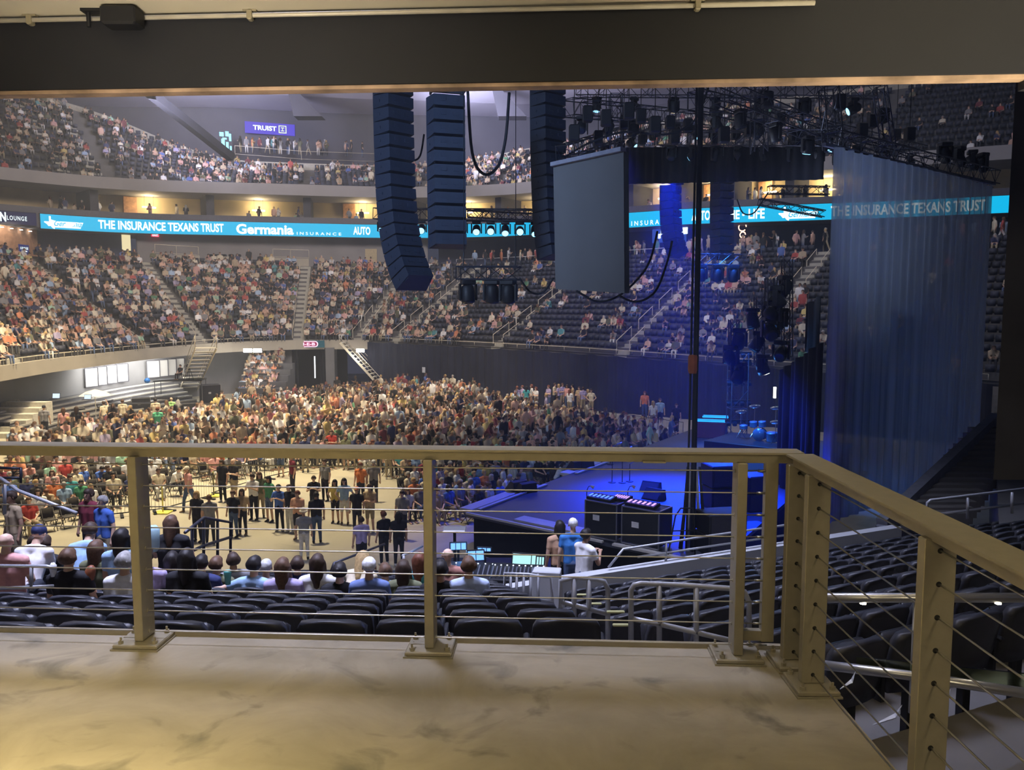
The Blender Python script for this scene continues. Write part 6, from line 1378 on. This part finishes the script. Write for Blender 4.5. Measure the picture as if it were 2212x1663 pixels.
for (px, py, Y, lab) in ((122, 860, 50, 'small lit laptop with a white screen in the sound area'), (190, 862, 53, 'pale lit screen on the equipment table')):
    p = P(px, py, Y); o = thing('laptop', lab, 'laptop', p); b = MB(); b.box((0, 0, .16), (.5, .03, .34), rotm('X', -.2), bev=.01); b.box((0, -.18, 0), (.5, .34, .03)); b.build('casing', M_black, o); b = MB(); b.box((0, -.02, .16), (.45, .01, .29), rotm('X', -.2)); b.build('display', mat('laptop_glow', (.7, .85, 1), emit=1.2), o)
b = MB(); c = P(205, 848, 56); b.lathe([(.02, .25), (.7, .05), (1.1, -.2)], 8, c); b.tube([c, c - Vector((0, 0, 1.9))], .03, 5); tag(b.build('umbrella', mat('white_canopy', (.7, .7, .68), .7)), 'small white parasol standing in the sound area', 'umbrella')
b = MB(); c = P(318, 822, 58); b.lathe([(.02, .22), (.16, .15), (.22, 0), (.16, -.15), (.02, -.2)], 10, c); tag(b.build('balloon', mat('blue_balloon', (.03, .2, .75), .4), None, True), 'small bright blue ball left of the camera platform', 'ball')
# stepped rails and steps at the far left edge
for i in range(6):
    c = Fx(-10 + i * 13, 915 + i * 3); z = FZ + 1.9 - .32 * i
    o = thing('step_railing', f'{ordn[i]} of the stepped tubular rails at the left edge, counted from the top', 'railing', (c.x, c.y, 0), .3, 'stepped rails at the left edge')
    b = MB(); b.tube([(-.5, 0, FZ), (-.5, 0, z + .9), (-.42, 0, z + 1.0), (.42, 0, z + 1.0), (.5, 0, z + .9), (.5, 0, FZ)], .035, 6); b.build('hoop', M_cream, o, True)
    for k in range(5): b = MB(); b.tube([(-.35 + .175 * k, 0, FZ), (-.35 + .175 * k, 0, z + 1.0)], .018, 5); b.build('baluster', M_cream, o)
ps = thing('bleacher_steps', 'pale wooden bleacher steps at the left edge beside the floor seats', 'steps', Fx(15, 945))
for i in range(6): b = MB(); b.box((-1.2, .75 * i, .16 + .32 * i / 1.0 * .5), (3.6, .8, .32 + .32 * i)); b.build('step', M_stepl, ps)
# crowd barriers on the floor
M_barr = mat('barrier_steel', (.34, .34, .30), .4, .4)
def barrier(a, c, lab, group='crowd barriers'):
    a = Fx(*a); c = Fx(*c); d = c - a; L = d.length; o = thing('crowd_barrier', lab, 'barrier', a, math.atan2(d.y, d.x), group)
    b = MB(); b.tube([(0, 0, .15), (0, 0, 1.08), (L, 0, 1.08), (L, 0, .15), (0, 0, .15)], .024, 6); b.build('frame', M_black, o, True)
    n_ = min(90, int(L / .14)); b = MB(); [b.tube([(L * (i + 1) / (n_ + 1), 0, .15), (L * (i + 1) / (n_ + 1), 0, 1.08)], .008, 4) for i in range(n_)]; b.build('bars', M_barr, o)
    for x in (.3, L - .3): b = MB(); b.box((x, 0, .03), (.12, .7, .05)); b.build('foot', M_black, o)
barrier((245, 1118), (352, 1106), 'steel crowd barrier left of the open floor, behind the first post'); barrier((352, 1106), (462, 1075), 'steel crowd barrier beside the open floor with a yellow foot'); barrier((462, 1070), (562, 1040), 'steel crowd barrier running back beside the floor seats'); barrier((572, 1037), (700, 1008), 'farthest steel crowd barrier under the top rail'); barrier((1000, 905), (1110, 893), 'dark crowd barrier right of the dense floor crowd')
barrier((1185, 900), (1330, 925), 'crowd barrier along the black drape, near part'); barrier((1330, 925), (1475, 948), 'crowd barrier along the black drape, towards the stage')
M_yel = mat('yellow_foot', (.75, .68, .12), .6)
for (px, py, lab) in ((352, 1108, 'yellow barrier foot just right of the first post'), (462, 1072, 'yellow barrier foot further back on the floor')):
    p = Fx(px, py); b = MB(); b.box((0, 0, .03), (.6, .5, .05), bev=.01); b.tube([(0, 0, 0), (0, 0, 1.1)], .03, 6); tag(b.build('barrier_foot', M_yel, None, False, p), lab, 'barrier foot')
# railings of the near stairs
M_dkrail = mat('dark_stair_rail', (.06, .06, .075), .4, .5)
def lp(px, py, Y): return P(px, py, Y)
o = tube_rail([lp(498, 1215, 15), lp(498, 1128, 15), lp(440, 1118, 13.6), lp(400, 1150, 12.4)], 0, .028, 'dark metal stair railing left of the group in the open floor', [lp(498, 1160, 15), lp(440, 1178, 13.6), lp(395, 1200, 12.4)], [(lp(470, 1124, 14.3), lp(470, 1225, 14.3)), (lp(440, 1120, 13.6), lp(440, 1230, 13.6)), (lp(415, 1138, 12.9), lp(415, 1235, 12.9))], M_dkrail)
tube_rail([lp(0, 1032, 14), lp(40, 1060, 13.5), lp(165, 1108, 13)], 0, .03, 'slanting pale handrail at the left above the standing people', None, [(lp(10, 1039, 14), lp(10, 1110, 14))])
tube_rail([lp(-20, 1222, 8.6), lp(100, 1223, 8.6), lp(122, 1228, 8.6)], 0, .02, 'upper pale tubular rail at the left edge in front of the seated people', [lp(-20, 1272, 8.6), lp(115, 1266, 8.6)], [(lp(68, 1223, 8.6), lp(68, 1275, 8.6))])
tube_rail([lp(-10, 1010, 17), lp(45, 1012, 17)], 0, .03, 'short dark rail at the left edge under the top rail', [lp(-10, 1032, 17), lp(45, 1032, 17)], [(lp(45, 1010, 17), lp(45, 1045, 17))], M_dkrail)
tube_rail([lp(715, 1235, 14), lp(722, 1216, 14), lp(830, 1175, 19)], 0, .028, 'black curved handrail on the stairs below the open floor', None, [(lp(722, 1216, 14), lp(722, 1260, 14))], M_dkrail)
tube_rail([lp(870, 1200, 15), lp(912, 1180, 18)], 0, .026, 'pale handrail left of the middle post', None, [(lp(872, 1200, 15), lp(872, 1245, 15))])
for i, (px, py, Y) in enumerate(((1262, 1281, 8.8), (1283, 1300, 8.2), (1330, 1317, 7.2), (1345, 1345, 6.4))):
    p = P(px, py, Y); b = MB(); b.box((0, 0, -.02), (.17, .04, .02), bev=.006); tag(b.build('nosing_strip', mat('yellow_nosing', (.36, .35, .16), .6), None, False, p), 'pale yellow edge strip on the ' + ('lowest', 'second lowest', 'second highest', 'highest')[i] + ' marked aisle step behind the grey railings', 'edge strip', 'yellow strips on the aisle steps')
# bags, cups
p = P(193, 1242, 8.9); b = MB(); b.lathe([(.02, -.12), (.06, -.11), (.065, 0), (.05, .09), (.02, .12)], 12, p, rotm('Y', .3)); tag(b.build('handbag', mat('brown_leather', (.22, .07, .03), .5), None, True), 'rounded brown bag right of the black T-shirt at the left', 'bag')
p = P(115, 1232, 8.8); b = MB(); b.lathe([(.03, -.07), (.04, .06), (.03, .07), (.02, .09)], 10, p); tag(b.build('drink_cup', mat('white_cup', (.7, .7, .7), .4), None, True), 'small white cup left of the black T-shirt', 'cup')
p = P(492, 1247, 9.6); b = MB(); b.lathe([(.035, -.09), (.05, .08), (.045, .09)], 10, p); tag(b.build('drink_cup', mat('teal_cup', (.12, .42, .40), .4), None, True), 'teal cup beside the outstretched arm of the light blue T-shirt', 'cup')
p = P(331, 1160, 10.5); b = MB(); b.lathe([(.05, -.2), (.08, -.15), (.09, .1), (.05, .16)], 10, p); tag(b.build('drink_cup', mat('pale_blue_cup', (.4, .6, .66), .4), None, True), 'tall pale blue cup just right of the first post', 'cup')
# ------------------------------------------------ signs and concourse details
def board(px, py, w_, h_, f, name, label, m, cat='sign', z=None):
    s = s_at(px, lambda s: bp(s, f(s)), 20); x, y = bp(s, f(s)); zz = P(px, py, y).z; o = thing(name, label, cat, (x, y, zz), -math.radians(bst(s)[2])); b = MB(); b.box((0, 0, 0), (w_, .12, h_), bev=.02); b.build('panel', m, o); return o
o = board(586, 278, 6.2, 1.45, lambda s: bst(s)[4] + bst(s)[6] + 3.0, 'advertising_display', 'violet-blue lit display board on the dark upper back wall', mat('violet_display', (.09, .06, .72), emit=1.0), 'display')
flat_text('TRUIST', 2.9, .62, M_ledwhite, o, (-.65, -.08, .02), .035)
b = MB(); b.box((1.55, -.07, 0), (.98, .02, .98), bev=.008); b.build('logo_square', mat('logo_pale', (.85, 1, .75), emit=1.1), o); b = MB(); b.box((1.55, -.09, 0), (.74, .02, .74)); b.build('logo_inset', mat('violet_display', (.09, .06, .72)), o); b = MB()
b.box((1.55, -.11, .19), (.42, .02, .1)); b.box((1.55, -.11, -.19), (.42, .02, .1)); b.box((1.55, -.11, 0), (.1, .02, .42)); b.build('logo_mark', mat('logo_pale', (.85, 1, .75)), o)
M_cs = mat('cyan_screen', (.25, .8, 1), emit=2.2)
o = board(489, 305, 1.6, 2.6, lambda s: bst(s)[4] + 7.8, 'poster_screen', 'bright cyan portrait screen beside the upper stair', M_dark, 'screen')
b = MB(); 
for (x, z, w_, h_) in ((-.45, .8, .5, .5), (.2, .9, .4, .6), (.55, .5, .25, .9), (-.3, -.3, .4, 1.1), (.2, -.5, .3, .8), (.6, -.8, .2, .5), (-.1, .3, .5, .2)): b.box((x, -.08, z), (w_, .03, h_))
b.build('display', M_cs, o)
M_exit = mat('exit_red', (1, .06, .12), emit=2.0)
for (px, py, lab) in ((328, 508, 'left'), (773, 508, 'right')): 
    o = board(px, py, .8, .32, lambda s: ribo(s) + 1.2, 'exit_sign', lab + ' of the two small red exit signs under the ribbon board', M_exit); flat_text('EXIT', .6, .2, mat('exit_white', (1, .6, .6), emit=3), o, (0, -.08, 0))
# timber bar pavilion at the far left
s = s_at(38, lambda s: bp(s, ribo(s) + .6), 9); x, y = bp(s, ribo(s) + 1.0); rz = -math.radians(bst(s)[2]) + .45
o = thing('bar_pavilion', 'timber-clad bar with down lights below the navy lounge sign', 'bar', (x, y, Z1 - 2.2), rz)
b = MB(); b.box((0, .6, 3.0), (6.4, 1.4, 6.6)); b.build('timber_wall', mat('timber_cladding', (.42, .24, .15), .6, 0, .25, 2.2), o)
b = MB(); b.box((-1.2, -.12, 1.6), (3.6, .12, 1.8)); b.build('serving_opening', M_dark, o)
for i in range(4): b = MB(); b.lathe([(.16, 0), (.13, .06), (.02, .07)], 10, (-2.2 + 1.35 * i, -.35, 6.0)); b.build('down_light', mat('down_light', (1, .95, .85), emit=12), o); 
light('bar_light', 'AREA', (x + .8, y - 2.2, Z1 + 4), (x, y, Z1), 60, (1, .85, .65), 2)
b = MB(); b.box((1.0, -.13, 4.0), (1.5, .1, 1.0), bev=.02); k = b.build('sign_panel', mat('navy_small', (.03, .04, .22), emit=.6), o); flat_text('LOUNGE', 1.15, .26, M_ledwhite, k, (1.0, -.2, 4.12)); b = MB(); b.box((1.0, -.2, 3.8), (.8, .02, .1)); b.build('sign_line', M_ledwhite, k)
s = s_at(274, lambda s: bp(s, ribo(s) + 3.6), 8.5); x, y = bp(s, ribo(s) + 3.6); b = MB(); b.box((0, 0, 1.1), (.95, .1, 2.2)); struct(b.build('door_1', mat('lit_doorway', (1, .85, .5), emit=.9), None, False, (x, y, P(274, 541, y).z))).rotation_euler = (0, 0, -math.radians(bst(s)[2]))
s = s_at(803, lambda s: bp(s, ribo(s) + 2), 8.5); x, y = bp(s, ribo(s) + 1.5); b = MB(); b.box((0, 0, 1.2), (1.6, .1, 2.4)); struct(b.build('door_2', mat('tan_doorway', (.55, .46, .30), .7), None, False, (x, y, Z1 + .4))).rotation_euler = (0, 0, -math.radians(bst(s)[2]))
# wheelchair platforms behind the end tier
for (pa, pb, lab) in ((330, 430, 'left'), (455, 520, 'middle'), (590, 668, 'right')):
    fo = lambda s: bst(s)[3] + .6; sa, sb = s_at(pb, lambda s: bp(s, fo(s)), 7.5), s_at(pa, lambda s: bp(s, fo(s)), 7.5); n_ = 6; b = MB()
    if lab != 'left' or True:
        loft(b, [lambda s: (bst(s)[3] + .2, Z1), lambda s: (bst(s)[3] + .2, Z1 + 1.25), lambda s: (bst(s)[3] + .5, Z1 + 1.25)], [sa + (sb - sa) * i / n_ for i in range(n_ + 1)])
        struct(b.build('wall_platform', M_para))
    if lab != 'middle': railing('platform_railing', f'pale railing of the {lab} viewing platform behind the end seats', 'railing', sa, sb, bst((sa + sb) / 2)[3] + .3, Z1 + 1.25, 1.0, M_cream, 1.6)
b = MB(); x, y = bp(s_at(485, lambda s: bp(s, bst(s)[3] + .8), 8), bst(s_at(485, lambda s: bp(s, bst(s)[3]), 8))[3] + .9)
for i in range(5): b.box((-1.6 + .8 * i, 0, .14), (.5, .4, .28), bev=.05)
tag(b.build('equipment_box', M_black, None, False, (x, y, Z1 + 1.27)), 'low dark equipment on the ledge above the end seats', 'equipment', None, 'stuff')
# far side concourse railing and walkway
sr0 = s_at(1300, lambda s: bp(s, 17.4), 8); sr1 = s_at(985, lambda s: bp(s, 17.0), 8)
railing('concourse_railing', 'white railing of the far side concourse above the seats, left of the screen panel', 'railing', sr0, sr1, 17.1, Z1 + .35, 1.15, mat('white_rail', (.75, .75, .78), .4), 2.0)
sr2 = s_at(1480, lambda s: bp(s, 17.4), 8); sr3 = s_at(1352, lambda s: bp(s, 17.4), 8); railing('concourse_railing', 'white railing of the far side concourse right of the screen panel', 'railing', sr2, sr3, 17.3, Z1 + .35, 1.15, MATS['white_rail'], 2.0)
s = s_at(1607, lambda s: bp(s, ribo(s) + 4), 9); x, y = bp(s, ribo(s) + 3.5); o = thing('neon_sign', 'orange and white neon sign on the concourse wall beyond the mast', 'sign', (x, y, P(1607, 505, y).z), -math.radians(bst(s)[2]))
M_neon = mat('neon_orange', (1, .55, .35), emit=3)
for (cx_, cz_, r) in ((0, .7, .42), (.05, -.1, .3)): b = MB(); b.tube([(cx_ + r * math.cos(a * .5), 0, cz_ + r * math.sin(a * .5)) for a in range(12)], .06, 6); b.build('neon_tube', M_neon, o, True)
b = MB(); b.box((0, 0, -1.2), (.6, .1, 1.4)); b.build('panel', mat('pale_panel', (.6, .5, .4), emit=.5), o)
for (px, py, lab) in ((1432, 502, 'blue lit concourse screen right of the hanging panel'), (1478, 500, 'second blue concourse screen beside the mast')):
    o = board(px, py, 2.2 if px < 1450 else .9, 2.2, lambda s: ribo(s) + 3.5, 'concourse_screen', lab, mat('blue_screen', (.05, .12, .55), emit=.6), 'screen'); b = MB(); b.box((.3, -.08, .2), (.7, .02, 1.0)); b.box((-.2, -.08, -.4), (.3, .02, .5)); b.build('picture', M_ledwhite, o)
# camera-side details on the drape: a pale notice
s = s_at(916, lambda s: bp(s, -.7), -3); x, y = bp(s, -.75); b = MB(); b.box((0, 0, 0), (.42, .03, .55), bev=.005); tag(b.build('notice_sheet', M_notice_litstep, None, False, (x, y, P(916, 799, y).z)), 'small white notice pinned to the black drape', 'notice').rotation_euler = (0, 0, -math.radians(bst(s)[2]))

# thin stage haze hanging over the arena
b = MB(); b.box((5, 62, 14), (170, 104, 40)); hz = b.build('haze', M_black)
M_hz = bpy.data.materials.new('arena_haze'); M_hz.use_nodes = True; nt = M_hz.node_tree; nt.nodes.clear(); o_ = nt.nodes.new('ShaderNodeOutputMaterial'); v_ = nt.nodes.new('ShaderNodeVolumeScatter'); v_.inputs['Density'].default_value = .0016; v_.inputs['Anisotropy'].default_value = .2; v_.inputs['Color'].default_value = (.75, .82, 1, 1)
nt.links.new(v_.outputs[0], o_.inputs['Volume']); hz.data.materials.clear(); hz.data.materials.append(M_hz)
tag(hz, 'thin blue-grey haze hanging in the arena air', 'haze', None, 'stuff')
